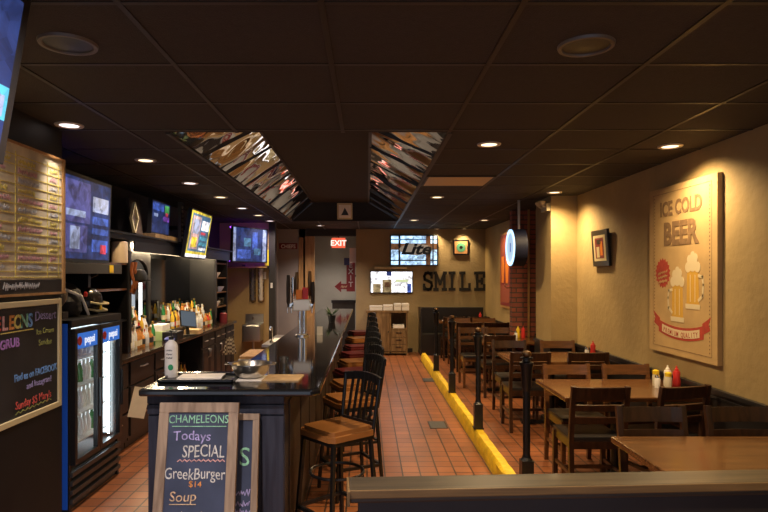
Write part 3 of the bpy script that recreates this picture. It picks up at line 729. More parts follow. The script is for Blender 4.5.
def circ(cx, cy, r, n=18): return [(cx+r*math.cos(2*PI*i/n), cy+r*math.sin(2*PI*i/n)) for i in range(n)]
for (mx, mz) in ((-.04, .31), (.20, .43)):
    g = thing.__call__ if False else None
    q = .88
    mb = MB(); mb.prism([(mx-.105*q, mz), (mx+.105*q, mz), (mx+.095*q, mz+.34*q), (mx-.095*q, mz+.34*q)], fo, u, v, nn, .001); mb.build('mug_beer', M['print_gold'], t)
    mb = MB()
    mb.prism([(mx-.12*q, mz-.025*q), (mx+.12*q, mz-.025*q), (mx+.125*q, mz+.02*q), (mx-.125*q, mz+.02*q)], (-.0416, 0, 0), u, v, nn, .0006)
    for (dx, dz, r) in ((-.08, .36, .055), (0, .385, .075), (.08, .36, .055), (-.05, .43, .05), (.04, .44, .05), (.0, .47, .04)): mb.prism(circ(mx+dx*q, mz+dz*q, r*q*.9), (-.0416-.0001*r, 0, 0), u, v, nn, .0006+dx*.001+dz*.0005)
    for k in (-.035, .035): mb.prism([(mx+k-.004, mz+.04*q), (mx+k+.004, mz+.04*q), (mx+k+.004, mz+.29*q), (mx+k-.004, mz+.29*q)], (-.0416, 0, 0), u, v, nn, .0006)
    hs = 1 if mx > 0 else -1
    mb.stroke([(mx+hs*q*.10, mz+.28*q), (mx+hs*q*.16, mz+.27*q), (mx+hs*q*.175, mz+.2*q), (mx+hs*q*.165, mz+.1*q), (mx+hs*q*.10, mz+.06*q)], .024, (-.0416, 0, 0), u, v, nn, .0006)
    mb.build('mug_foam', M['print_cream'], t)
mb = MB(); N = 14
arc = lambda x, off: .135+off*1.25+.34*x*x
for k in range(N):
    a, b = -.36+.72*k/N, -.36+.72*(k+1)/N
    mb.prism([(a, arc(a, 0)-.0), (b, arc(b, 0)), (b, arc(b, .085)), (a, arc(a, .085))], fo, u, v, nn, .001)
for s in (-1, 1): mb.prism([(s*.34, .21), (s*.45, .255), (s*.425, .30), (s*.46, .36), (s*.34, .30)], fo, u, v, nn, .0011)
mb.build('ribbon', M['print_red'], t)
mb = MB()
for k in range(N):
    a, b = -.30+.60*k/N, -.30+.60*(k+1)/N
    mb.prism([(a, arc(a, .016)), (b, arc(b, .016)), (b, arc(b, .068)), (a, arc(a, .068))], (-.0416, 0, 0), u, v, nn, .0006)
mb.build('ribbon_band', M['print_cream'], t)
s = 'PREMIUM QUALITY'
for i, ch in enumerate(s):
    if ch == ' ': continue
    a = -.265+.53*i/(len(s)-1); sl = .68*a
    text(ch, .058, M['print_red'], t, (-.0428, -a, arc(a, .022)), (0, -1, sl), (0, sl, 1), sx=.8, depth=.0006, bold=.001)

t = thing('framed_photo', 'small black framed photo tilted forward on the right wall', 'picture', (2.665, 6.76, 1.80))
t.rotation_euler = (0, -.07, 0)
MB().box(-.03, 0, -.23, .23, 0, .41, bev=.004).build('frame', M['blackplastic'], t)
MB().box(-.032, -.03, -.17, .17, .06, .35).build('mat_board', M['cream'], t)
MB().box(-.034, -.032, -.12, .12, .09, .32, 0).box(-.035, -.033, -.09, -.02, .12, .28, 1).box(-.035, -.033, .0, .08, .10, .22, 2).box(-.035, -.033, -.05, .06, .25, .30, 3).build('photo', [M['maroon'], M['orange'], M['cream'], M['blackplastic']], t)

t = thing('emergency_light', 'white twin-headed emergency light at the ceiling of the wall bump-out', 'emergency light', (2.34, 7.78, 2.52))
MB().box(-.05, 0, -.13, .13, .0, .10, bev=.008).build('housing', M['cream'], t)
for s in (-1, 1):
    MB().lathe([(.02, 0), (.045, .03), (.048, .05), (.0001, .045)], 16, at=(-.09, s*.075, .075), axis='z').cyl((-.05, s*.075, .06), (-.09, s*.075, .075), .018).build('lamp_head', M['cream'], t, True)

# round illuminated drum sign
t = thing('round_light_sign', 'round blue-lit drum sign hanging beside the brick pier', 'illuminated sign', (2.03, 8.1, 1.81))
MB().cyl((-.09, 0, .26), (.08, 0, .26), .25, n=40).build('drum', mat('drum_navy', (.006, .008, .024), .6, spec=.25), t, True)
MB().lathe([(.0001, -.092), (.20, -.094), (.20, -.09), (.0001, -.09)], 40, at=(0, 0, .26), axis='x').build('face', emis('sign_face', (.50, .72, 1.0), .75), t)
MB().lathe([(.20, -.09), (.20, -.104), (.245, -.104), (.245, -.09)], 40, at=(0, 0, .26), axis='x', cap=False).build('neon_ring', emis('sign_ring', (.45, .72, 1.0), 1.8), t)
MB().box(-.096, -.094, -.02, .02, .2, .32).build('clock_hand', M['blue'], t)
MB().cyl((.02, 0, .51), (.02, 0, CZ-1.77), .018).build('hanger_rod', M['steel'], t)

# iron hook on pier
o = MB().tube([(0, 0, 0), (-.07, 0, .0), (-.1, 0, .03), (-.08, 0, .06), (-.05, 0, .05)], .008).build('wall_hook', M['bronze'], smooth=True); o.location = (2.24, 9.33, 1.5); tag(o, 'curly bronze hook on the brick pier', 'hook')

t = thing('back_poster', 'tall red and orange poster with glowing glass shapes beyond the brick pier', 'poster', (2.598, 11.15, 1.09))
MB().box(-.03, 0, -.43, .43, 0, 1.40).build('frame', M['honey'], t)
MB().box(-.033, -.03, -.39, .39, .04, 1.36, 0).box(-.036, -.032, -.36, .36, .10, .42, 1).box(-.036, -.032, -.36, .36, 1.0, 1.3, 1).build('print', [M['maroon'], mat('poster_brick', (.30, .07, .04), .6)], t)
mb = MB()
for c in (-.17, .17): mb.prism([(c-.09, .46), (c+.09, .46), (c+.13, .75), (c+.10, .96), (c-.10, .96), (c-.13, .75)], (-.0365, 0, 0), (0, -1, 0), (0, 0, 1), (-1, 0, 0), .001)
mb.build('glass_shape', M['orange'], t)

# ------------------------------------------------------------------ back wall
def serif_letter(ch):
    S = []
    W = .30
    if ch == 'I': S = [[(.0, 0), (0, .36)], [(-.07, .0), (.07, 0)], [(-.07, .36), (.07, .36)]]
    if ch == 'L': S = [[(-.08, 0), (-.08, .36)], [(-.14, .36), (-.02, .36)], [(-.14, 0), (.12, 0)], [(.12, 0), (.12, .11)]]
    if ch == 'E': S = [[(-.08, 0), (-.08, .36)], [(-.14, .36), (.11, .36)], [(-.14, 0), (.12, 0)], [(.12, 0), (.12, .09)], [(.11, .36), (.11, .28)], [(-.08, .18), (.05, .18)], [(.05, .13), (.05, .23)]]
    if ch == 'M': S = [[(-.12, 0), (-.12, .36)], [(.12, 0), (.12, .36)], [(-.12, .36), (0, .12)], [(0, .12), (.12, .36)], [(-.165, 0), (-.075, 0)], [(.075, 0), (.165, 0)], [(-.165, .36), (-.12, .36)], [(.12, .36), (.165, .36)]]
    if ch == 'S': S = [[(.10, .26), (.10, .36)], [(.10, .30), (.06, .35), (0, .365), (-.07, .35), (-.105, .29), (-.09, .22), (0, .185), (.09, .15), (.11, .08), (.07, .01), (0, -.005), (-.07, .01), (-.11, .07)], [(-.11, .10), (-.11, 0)]]
    return S
for ch, cxp in zip('SMILE', (428.1, 440.2, 452.1, 465.3, 480.2)):
    x = (cxp-367)*13.17/F
    mb = MB()
    for k, s in enumerate(serif_letter(ch)): mb.stroke(s, .066, (0, -.028-.0007*k, 0), (.78, 0, 0), (0, 0, 1), (0, 1, 0), .028)
    o = mb.build('wall_letter', mat('letter_black', (.008, .007, .007), .6)); o.location = (x, 13.198, 1.385)
    tag(o, f'black slab-serif letter {ch} of the word SMILE on the back wall', 'letter', 'letters spelling SMILE')

def screen_tv(name, label, cat, loc, rz, w, h, rects, mats, tilt=0, bez=.02, depth=.05, group=None, roll=0):
    """faces local -Y; rects (x0,x1,z0,z1,mi) as fractions of the screen"""
    t = thing(name, label, cat, loc, rz, group); t.rotation_euler = (tilt, roll, rz)
    MB().box(-w/2, w/2, 0, depth, 0, h, bev=.005).build('housing', M['blackplastic'], t)
    sw, sh = w-2*bez, h-2*bez; mb = MB()
    for k, (a, b, c, d, mi) in enumerate(rects):
        mb.box(-sw/2+sw*a, -sw/2+sw*b, -.002-.0004*k, 0.001, bez+sh*c, bez+sh*d, mi)
    mb.build('screen', mats, t)
    return t
E = {'blue': emis('screen_blue', (.05, .10, .42), 1.1), 'navy': emis('screen_navy', (.02, .035, .13), 1.0), 'white': emis('screen_white', (.85, .87, .95), 1.25), 'cyan': emis('screen_cyan', (.08, .42, .62), 1.0),
     'yellow': emis('screen_yellow', (.75, .60, .06), 1.0), 'pink': emis('screen_pink', (.65, .45, .50), .9), 'red': emis('screen_red', (.6, .06, .10), .9), 'pale': emis('screen_pale', (.34, .42, .70), .7),
     'black': emis('screen_black', (.01, .01, .015), .5), 'violet': emis('screen_violet', (.25, .08, .55), 1.0), 'tan': emis('screen_tan', (.36, .27, .14), .8), 'sky': emis('screen_sky', (.45, .68, .95), 1.5), 'indigo': emis('screen_indigo', (.08, .085, .28), .9), 'green': emis('screen_green', (.10, .45, .12), .9), 'brown': emis('screen_brown', (.16, .07, .03), .8), 'deep': emis('screen_deep', (.08, .20, .36), .9)}
# lit beer sign
x0, x1 = (390-367)*13.15/F, (438-367)*13.15/F
t = screen_tv('beer_light_sign', 'backlit beer sign with dark lite lettering, upper left on the back wall', 'illuminated sign', ((x0+x1)/2, 13.14, 1.9), 0, x1-x0, .68,
          [(0, 1, 0, 1, 0), (0, 1, .52, .74, 1), (0, 1, .13, .17, 2), (.16, .20, 0, 1, 2), (0, 1, .86, .9, 3), (.76, .86, 0, 1, 1), (.9, .93, 0, 1, 2)], [E['sky'], E['brown'], E['black'], E['deep']], bez=.025)
mb = MB(); mb.prism([(.04+.36*math.cos(2*PI*i/24), .36+.125*math.sin(2*PI*i/24)) for i in range(24)], (0, -.006, 0), (1, 0, 0), (0, 0, 1), (0, -1, 0), .004); mb.build('oval', emis('oval_glow', (.30, .24, .18), .8), t)
text('Lite', .34, M['blackplastic'], t, (.03, -.012, .26), (1, 0, 0), (0, 0, 1), shear=.3, bold=.012, sx=1.25)
x0, x1 = (370-367)*13.15/F, (413-367)*13.15/F
screen_tv('television', 'small bright television showing a white picture above the rustic cabinet', 'television', ((x0+x1)/2, 13.15, 1.30), 0, x1-x0, .49,
          [(0, 1, 0, 1, 0), (.28, .5, 0, .62, 1), (.05, .24, 0, .42, 1), (.33, .46, .25, .5, 2), (.88, .98, 0, .42, 3), (.6, .9, .5, .62, 4), (.38, .5, .8, 1, 5)], [emis('screen_bright', (.95, .95, 1.0), 1.9), E['tan'], E['brown'], E['blue'], mat('screen_lime', (.3, .3, .2), emit=(.6, .7, .4), es=1), E['navy']])
o = MB().box(-.36, .36, -.06, 0, 0, .05, bev=.01).build('sound_bar', M['cream']); o.location = (.52, 13.198, 1.83); tag(o, 'pale sound bar on back wall between beer sign and television', 'sound bar')
t = thing('framed_picture', 'square framed picture of a green disc on orange, right of the beer sign', 'picture', ((461-367)*13.17/F, 13.198, 2.14))
MB().box(-.17, .17, -.03, 0, 0, .33).build('frame', M['blackplastic'], t); MB().box(-.14, .14, -.033, -.03, .03, .30).build('print', mat('picture_orange', (.55, .28, .12), .6), t)
MB().lathe([(.0001, -.037), (.10, -.036), (.10, -.032), (.0001, -.032)], 24, at=(0, 0, .165), axis='y').build('disc', mat('picture_green', (.08, .32, .20), .6), t)
MB().lathe([(.0001, -.039), (.035, -.038), (.035, -.036), (.0001, -.036)], 16, at=(0, 0, .165), axis='y').build('disc_centre', M['blackplastic'], t)

# rustic cabinet
t = thing('cabinet', 'rustic brown cabinet with door, niche and drawers against the back wall', 'cabinet', (.42, 12.94, 0))
MB().box(-.44, .46, -.26, .24, .90, .945, bev=.005).build('top', M['rustic'], t)
MB().box(-.42, .44, .2, .24, .04, .9).box(-.42, -.39, -.24, .2, 0, .9).box(.41, .44, -.24, .2, 0, .9).box(.06, .09, -.24, .2, .04, .9).box(-.39, .41, -.24, .2, .04, .08).box(.09, .41, -.24, .2, .54, .57).build('carcass', M['rustic'], t)
d = MB().box(-.385, .055, -.255, -.235, .09, .89).box(-.34, .01, -.262, -.255, .15, .83).build('door', M['rustic'], t)
MB().lathe([(.006, 0), (.016, -.02), (.0001, -.025)], 10, at=(.03, -.262, .5), axis='y').build('knob', M['blackmetal'], d)
for k in range(3):
    d = MB().box(.095, .405, -.255, -.235, .09+k*.15, .23+k*.15).build('drawer', M['rustic'], t)
    MB().box(.19, .31, -.268, -.255, .17+k*.15, .185+k*.15).build('handle', M['blackmetal'], d)
mb = MB()
for (px, ww, hh, l) in ((376, .27, .10, 'wide white takeout box, leftmost on the rustic cabinet'), (388, .2, .12, 'white takeout box, second from left on the rustic cabinet'), (397.5, .15, .15, 'tall white takeout box, third from left on the rustic cabinet'), (405.5, .15, .15, 'tall white takeout box at right end of the rustic cabinet')):
    x = (px-367)*12.8/F
    t = thing('takeout_box', l, 'box', (x, 12.85, .946), 0, 'takeout boxes on the cabinet')
    MB().box(-ww/2, ww/2, -.1, .1, 0, hh*.55, bev=.01).build('base', M['white'], t); MB().box(-ww/2*1.03, ww/2*1.03, -.103, .103, hh*.55, hh, bev=.02).build('lid', M['white'], t)
o = MB().box(-.12, .12, -.1, .1, 0, .075, bev=.006).build('napkin_pack', M['white']); o.location = (.67, 12.82, .571); tag(o, 'white napkin pack inside the niche of the rustic cabinet', 'napkins')
t = thing('coffee_maker', 'black box shape on rustic cabinet end niche') if False else None

# exit signs etc in hall
t = thing('exit_sign', 'red lit EXIT sign hanging at the hallway opening', 'exit sign', (-.63, 13.28, 2.30))
MB().box(-.15, .15, -.03, .03, 0, .22, bev=.006).build('housing', emis('exit_red', (.95, .13, .06), 1.1), t)
text('EXIT', .17, emis('exit_letters', (1, .75, .65), 1.5), t, (0, -.034, .05), (1, 0, 0), (0, 0, 1), bold=.004)
MB().box(-.015, .015, -.015, .015, .22, CZ-2.3-.15).build('mount', M['blackmetal'], t)
t = thing('emergency_light', 'white twin-lamp emergency light right of the lit exit sign in the hallway', 'emergency light', (-.29, 13.36, 1.98))
MB().box(-.1, .05, 0, .05, .0, .32, bev=.01).build('housing', M['white'], t); MB().box(-.22, -.1, 0, .04, -.06, .1).build('battery_box', mat('indigo_box', (.03, .03, .12), .4), t)
t = thing('arrow_sign', 'maroon EXIT sign with left-pointing arrow on the hallway wall', 'sign', (-.46, 13.5, 1.33))
MB().box(.0, .19, -.03, .0, 0, .70).prism([(0, .05), (-.12, .05), (-.12, -.02), (-.27, .11), (-.12, .24), (-.12, .17), (0, .17)], (0, -.03, 0), (1, 0, 0), (0, 0, 1), (0, 1, 0), .03).build('panel', M['maroon'], t)
for k, ch in enumerate('EXIT'): text(ch, .16, K['white'], t, (.095, -.033, .54-k*.145), (1, 0, 0), (0, 0, 1), bold=.003)
mb = MB(); scribble(mb, -.12, .08, .13, .06, (0, -.031, 0), (1, 0, 0), (0, 0, 1), (0, -1, 0), random.Random(3), .002, .014); mb.build('arrow_mark', K['peach'], t)
MB().box(.0, .19, 0, .02, .1, .6).bar((.19, .0, .35), (.22, .0, .35), .03).build('bracket', M['blackmetal'], t)
t = thing('hall_desk', 'dark ledge crossing the hallway under the arrow sign', 'ledge', (-.52, 13.9, 0))
MB().box(-.30, .26, -.12, .12, 1.06, 1.12).build('top', M['blackp'], t); MB().box(-.28, .24, -.1, .1, 0, 1.06).build('body', M['darkwall'], t)
o = MB().box(-.12, .12, -.004, .004, 0, .1).build('wall_sign', M['maroon']); o.location = (-1.62, 13.192, 1.0) 
o.scale = (1, 1, 1)
bpy.data.objects.remove(o)
t = thing('team_sign', 'narrow red and white CHIEFS sign on the grey back wall', 'sign', (-1.72, 13.19, 2.27))
MB().box(-.21, .19, -.012, 0, 0, .13, bev=.003).build('plate', M['maroon'], t); text('CHIEFS', .115, M['white'], t, (-.01, -.015, .02), (1, 0, 0), (0, 0, 1), bold=.003, sx=.9)

# ------------------------------------------------------------------ near stub wall: boards and the close television
t = thing('menu_board', 'tall chalk menu board ruled in yellow rows above the dessert chalkboard', 'menu board', (-2.13, 3.3, 1.585))
# local: reading +Y, up Z, face +X
u, v, nn = (0, 1, 0), (0, 0, 1), (1, 0, 0)
MB().box(0, .02, -.90, .845, 0, .90).build('board', M['chalkglare'], t)
MB().box(0, .032, .845, .875, -.01, .91).box(0, .03, -.9, .875, .9, .915).box(0, .03, -.9, .875, -.015, 0).build('frame', M['honey'], t)
MB().box(.0201, .0215, -.90, .845, 0, .085).build('footer_band', M['chalk'], t)
mb = MB()
rows = [.10, .135]+[.135+.0585*k for k in range(1, 13)]
for z in rows: mb.box(.020, .0225, -.9, .84, z-.003, z+.003)
for yy in (.80, .66, .30, -.1, -.5): mb.box(.020, .0224, yy-.0035, yy+.0035, .10, .86)
mb.build('rules', K['yellow'], t)
rg = random.Random(11)
for nm, kk in (('white', 0), ('pink', 1), ('yellow', 2)):
    for i in range(12):
        if i % 3 != kk: continue
        z = .145+.0585*i
        for (a, b) in ((-.07, .27), (.33, .63), (.69, .81)):
            mb = MB(); scribble(mb, a, z, (b-a)*rg.uniform(.6, .95), .034, (.020, 0, 0), u, v, nn, rg, .0022, .006)
            mb.build('chalk_writing', K[nm], t)
mb = MB(); scribble(mb, .18, .025, .38, .045, (.0215, 0, 0), u, v, nn, rg, .002, .007); mb.build('footer_writing', K['white'], t)

t = thing('wall_chalkboard', 'cream-framed black chalkboard lettered in bright colours, Dessert column', 'chalkboard', (-2.13, 3.1, .805))
MB().box(0, .022, -1.0, .985, .035, .70).build('slate', M['chalk'], t)
MB().box(0, .035, .985, 1.02, 0, .735, bev=.004).box(0, .035, -1.0, .985, .70, .735, bev=.004).box(0, .035, -1.0, .985, 0, .035, bev=.004).build('frame', M['cream'], t)
for i, (ch, k) in enumerate(zip('CHAMELEONS', ('blue', 'green', 'yellow', 'orange', 'red', 'pink', 'orange', 'yellow', 'green', 'blue'))):
    text(ch, .115, K[k], t, (.0235, .655-.066*(9-i), .575), u, v, bold=.003, jit=.01)
MB().box(.022, .0235, .35, .69, .552, .558).build('underline', K['yellow'], t)
text('Dessert', .085, K['violet'], t, (.0235, .835, .605), u, v, sx=.95, jit=.05)
text('Ice Cream', .05, K['olive'], t, (.0235, .83, .515), u, v, jit=.05); text('Sundae', .055, K['olive'], t, (.0235, .83, .44), u, v, jit=.05)
text('GRUB', .075, K['purple'], t, (.0235, .44, .465), u, v, jit=.03, bold=.002)
text('Find us on FACEBOOK', .062, K['blue'], t, (.0235, .73, .255), u, v, jit=.03, bold=.001, sx=.82)
text('and Instagram!', .055, K['violet'], t, (.0235, .76, .19), u, v, jit=.04, sx=.9)
text('Sunday $5 Mary\'s', .068, K['red'], t, (.0235, .70, .085), u, v, jit=.04, sx=.85)
mb = MB(); mb.stroke([(.5+.025*i, .06+(.008 if i % 2 else -.004)+.0006*i) for i in range(17)], .006, (.0225, 0, 0), u, v, nn, .0015); mb.build('zigzag', K['olive'], t)

t = screen_tv('television', 'close-up television hung at the top left edge of the view', 'television', (-1.19, 1.475, 2.06), PI/2, .98, .56,
              [(0, 1, 0, 1, 0), (.62, 1, .2, .42, 1), (.3, .9, .42, .52, 2), (.70, .98, .22, .36, 3)], [E['navy'], E['cyan'], E['blue'], E['pale']], tilt=.17, bez=.04)
MB().bar((0, .05, .3), (0, .12, .64), .04).build('ceiling_arm', M['blackmetal'], t)

# ------------------------------------------------------------------ drinks cooler
t = thing('drinks_cooler', 'black two-door drinks cooler with lit interior and blue header', 'cooler', (-2.42, 4.72, 0))
w0, w1 = -.43, .43; fx = .29
mb = MB().box(-.30, .29, w0, w0+.03, .0, 1.37).box(-.30, .29, w1-.03, w1, 0, 1.37).box(-.30, -.27, w0+.03, w1-.03, 0, 1.37).box(-.30, .31, w0, w1, 1.32, 1.375, bev=.005).box(-.27, .27, w0+.03, w1-.03, .30, .33)
mb.build('cabinet', M['blackplastic'], t)
MB().box(-.27, .28, w0-.004, w0, .02, 1.35).build('side_panel', M['blue'], t, label='bright blue side panel')
mb = MB().box(-.27, .27, w0+.03, w1-.03, .0, .30)
for k in range(4): mb.box(.27, .31, w0+.01, w1-.01, .05+k*.065, .085+k*.065, bev=.006)
mb.build('grille', mat('grille_grey', (.035, .035, .037), .3), t)
MB().box(-.265, -.255, w0+.04, w1-.04, .34, 1.3).build('liner', mat('cooler_liner', (.7, .72, .74), .5), t)
for k in range(4): MB().box(-.25, .22, w0+.035, w1-.035, .42+k*.21, .43+k*.21).build('shelf', M['white'], t)
led = emis('cooler_led', (.80, .95, 1.0), 22)
for yy in (w0+.045, w1-.06): MB().box(.22, .232, yy-.006, yy+.006, .36, 1.28).build('led_strip', led, t)
MB().box(-.24, .20, w1-.036, w1-.031, .36, 1.28).build('light_panel', emis('cooler_panel', (.78, .93, 1.0), 1.6), t)
for (a, b) in ((-.41, -.005), (.005, .41)):
    d = MB().box(.29, .325, a, a+.035, .33, 1.31).box(.29, .325, b-.045, b, .33, 1.31).box(.29, .325, a+.035, b-.045, .33, .365).box(.29, .325, a+.035, b-.045, 1.275, 1.31).build('door', M['blackplastic'], t)
    MB().box(.305, .309, a+.035, b-.045, .365, 1.16).build('pane', M['glass'], d)
    MB().box(.30, .322, a+.035, b-.045, 1.16, 1.275).build('header', emis('cooler_header', (.03, .16, .62), .8), d)
    text('pepsi', .08, emis('header_letters', (.8, .85, 1.0), .9), d, (.324, a+.23, 1.195), (0, 1, 0), (0, 0, 1), bold=.002)
    MB().lathe([(.0001, .3245), (.033, .324), (.033, .322), (.0001, .322)], 20, at=(0, a+.072, 1.218), axis='x').build('emblem', M['red'], d)
    MB().box(.325, .345, b-.03, b-.015, .6, .9).build('handle', M['blackmetal'], d)
bcol = {'green': (.04, .25, .07), 'amber': (.52, .22, .05), 'white': (.75, .75, .75), 'red': (.5, .03, .03), 'yellow': (.75, .5, .05), 'clear': (.72, .72, .66), 'dark': (.03, .03, .035), 'blue': (.05, .1, .4)}
bm_ = {k: mat('bottle_'+k, c, .18, coat=.3) for k, c in bcol.items()}
capm = {'red': M['red'], 'black': M['blackplastic'], 'gold': mat('gold_cap', (.6, .4, .12), .3, metal=.8), 'white': M['white']}
CP = {}
sh = ['bottom', 'lower middle', 'upper middle', 'top']
for k in range(4):
    for door, ys_ in (('left', (-.34, -.27, -.20, -.13, -.06)), ('right', (.06, .13, .20, .27, .34))):
        for yy in ys_:
            c = rng.choice(('green', 'amber', 'white', 'red', 'yellow', 'blue', 'dark') if door == 'left' else ('white', 'clear', 'white', 'green'))
            lab_ = f'{c} bottle on the {sh[k]} shelf behind the {door} door of the drinks cooler'
            loc = (-2.42+.13, 4.72+yy, .431+k*.21)
            if c not in CP:
                b = thing('drink_bottle', lab_, 'bottle', loc, 0, f'{c} drinks on the {sh[k]} shelf, {door} cooler door')
                MB().lathe([(.024, 0), (.026, .01), (.026, .09), (.018, .115), (.011, .14), (.011, .155)], 12).build('body', bm_[c], b, True)
                MB().lathe([(.013, .153), (.013, .168), (.0001, .168)], 10).build('cap', M['white'], b)
                CP[c] = b
            else: dup(CP[c], loc, 0, lab_, f'{c} drinks on the {sh[k]} shelf, {door} cooler door')
# things on the cooler
t = thing('helmet', 'dark football helmet with pale face guard on the drinks cooler', 'helmet', (-2.33, 4.98, 1.377))
mb = MB().lathe([(.09, 0), (.125, .05), (.13, .10), (.115, .165), (.07, .21), (.0001, .225)], 22); mb.build('shell', mat('helmet_shell', (.015, .014, .014), .25), t, True)
MB().tube([(.05, .10, .05), (.13, .09, .03), (.17, .0, .03), (.13, -.09, .03), (.05, -.10, .05)], .009).tube([(.08, .1, .1), (.15, .07, .085), (.18, 0, .085), (.15, -.07, .085), (.08, -.1, .1)], .009).build('face_guard', M['cream'], t, True)
MB().prism([(-.02, 0), (.02, 0), (.0, .06)], (.126, -.02, .02), (0, 1, 0), (0, 0, 1), (1, 0, 0), .01).build('patch', M['mustard'], t)
t = thing('duffel_bag', 'slumped black bag with pale strap beside the helmet on the cooler', 'bag', (-2.36, 4.66, 1.377))
mb = MB().lathe([(.10, 0), (.14, .04), (.15, .12), (.12, .20), (.07, .25), (.0001, .27)], 16)
for vv in mb.bm.verts: vv.co.x *= .9; vv.co.y *= 1.05; vv.co += Vector((math.sin(vv.co.z*31+vv.co.y*20)*.010, math.sin(vv.co.z*25+vv.co.x*22)*.012, 0))
mb.build('body', mat('bag_cloth', (.016, .015, .017), .7, bump=.5, bscale=20), t, True)
MB().tube([(.05, -.1, .22), (.15, -.02, .16), (.165, .04, .05), (.16, .08, .012)], .012).build('strap', M['paper'], t, True)
MB().lathe([(.0001, .02), (.02, .015), (.02, 0), (.0001, 0)], 12, at=(.135, .07, .17), axis='x').build('badge', M['red'], t)
t = thing('trophy', 'brown and silver trophy figure at the near end of the cooler top', 'trophy', (-2.26, 4.42, 1.377))
MB().box(-.04, .04, -.04, .04, 0, .05).build('base', M['barside'], t); MB().lathe([(.012, .05), (.012, .09), (.045, .14), (.05, .2), (.03, .205), (.0001, .16)], 16).build('cup', M['steel'], t, True); MB().tube([(0, -.05, .18), (0, -.085, .15), (0, -.05, .12)], .007).tube([(0, .05, .18), (0, .085, .15), (0, .05, .12)], .007).build('handles', M['bronze'], t, True)

# shelf board under TV
t = thing('wall_shelf', 'thick grey shelf board under the left television with yellow tag', 'shelf', (-2.5, 4.84, 1.71))
MB().box(-.35, .27, -.60, .62, 0, .085, bev=.004).build('board', mat('shelf_charcoal', (.055, .055, .06), .45), t); MB().box(.27, .274, .35, .43, .01, .075).build('tag', M['mustard'], t)
for yy in (-.5, .5): MB().bar((-.34, yy, -.16), (.1, yy, 0), .03).build('bracket', M['blackmetal'], t)
# left wall TVs
screen_tv('television', 'large television with blue sports graphics above the drinks cooler', 'television', (-2.30, 4.78, 1.80), PI/2, 1.16, .70,
  [(0, 1, 0, 1, 0), (.25, .66, .45, .96, 1), (.3, .62, .08, .42, 1), (.70, .97, .62, .82, 3), (.70, .97, .46, .56, 4), (.70, .97, .33, .41, 4), (.70, .97, .10, .26, 4), (.84, .94, .08, .2, 5), (.30, .58, .52, .60, 6), (.36, .5, .12, .40, 7), (.72, .90, .66, .74, 6)],
  [E['navy'], E['indigo'], E['deep'], E['pale'], E['blue'], E['red'], E['pale'], E['pale']], tilt=.03, bez=.03)
tv1 = [o for o in C.objects if o.name.startswith('television') and o.type == 'EMPTY'][-1]
MB().box(-.5, .5, .055, .06, .67, .69).build('led_strip', emis('blue_led', (.05, .08, 1.0), 5), tv1)
MB().bar((0, .05, .40), (0, .54, .40), .05).build('wall_arm', M['blackmetal'], tv1)
screen_tv('television', 'small television with dark picture on the back bar cornice', 'television', (-2.46, 7.14, 2.175), PI/2, .62, .40,
  [(0, 1, 0, 1, 0), (0, .62, .72, .95, 1), (.7, .97, .70, .96, 2), (.62, .97, .42, .58, 3), (.08, .3, .52, .62, 4), (.75, .9, .60, .72, 5)], [E['navy'], E['blue'], E['green'], E['violet'], E['pale'], E['red']], tilt=.05)
screen_tv('television', 'bright yellow-bordered television tilted down over the bottle mirror', 'television', (-2.30, 8.03, 1.915), PI/2, .98, .64,
  [(0, 1, 0, 1, 0), (.05, .95, .13, .95, 1), (.10, .48, .18, .90, 2), (.55, .92, .62, .84, 3), (.55, .80, .52, .58, 4), (.55, .92, .40, .47, 5), (.55, .92, .28, .35, 5), (.55, .92, .17, .23, 3), (.14, .44, .52, .84, 6), (.16, .40, .22, .44, 7), (0, 1, 0, .07, 3)],
  [E['yellow'], E['deep'], E['pink'], E['white'], E['red'], E['cyan'], E['pale'], E['yellow']], tilt=.17)
MB().bar((0, .05, .40), (0, .5, .34), .05).build('wall_arm', M['blackmetal'], [o for o in C.objects if o.name.startswith('television') and o.type == 'EMPTY'][-1])
t = screen_tv('television', 'television with icy blue picture angled in the far corner, purple glow behind', 'television', (-2.14, 11.0, 1.93), math.radians(62), 1.0, .64,
  [(0, 1, 0, 1, 0), (.0, .07, 0, 1, 1), (.86, .97, 0, 1, 1), (.12, .5, .08, .35, 2), (.55, .7, .35, .9, 2), (.3, .5, .45, .7, 3), (.6, .8, .2, .4, 3)], [E['navy'], E['pale'], E['blue'], E['deep']], tilt=.03)
led2 = emis('purple_led', (.30, .05, 1.0), 8)
MB().box(-.5, .5, .055, .06, .60, .63).box(.48, .5, .055, .06, .02, .62).box(-.5, .5, .055, .06, .01, .03).build('led_strip', led2, t)
MB().bar((.0, .05, .3), (0, .42, .3), .05).build('wall_arm', M['blackmetal'], t)
o = MB().box(-.05, .05, -.01, .01, 0, .30).build('yellow_card', mat('yellow_card', (.85, .68, .03), .5)); o.location = (-1.93, 11.585, 1.88); tag(o, 'yellow card standing on the ledge by the far corner television', 'card')
t = thing('corner_ledge', 'dark wall ledge with gold edge under the far corner television', 'shelf', (-2.3, 11.45, 1.83))
MB().box(-.5, .42, -.15, .15, 0, .035).build('board', M['blackp'], t); MB().box(-.5, .42, -.155, -.15, .005, .03).build('edge', M['honey'], t)
t = thing('trophy', 'small gold trophy on the ledge under the far corner television', 'trophy', (-2.33, 11.36, 1.866))
MB().box(-.03, .03, -.03, .03, 0, .03).build('base', M['blackplastic'], t); MB().lathe([(.008, .03), (.01, .06), (.03, .08), (.014, .12), (.02, .15), (.0001, .17)], 12).build('figure', capm['gold'], t, True)

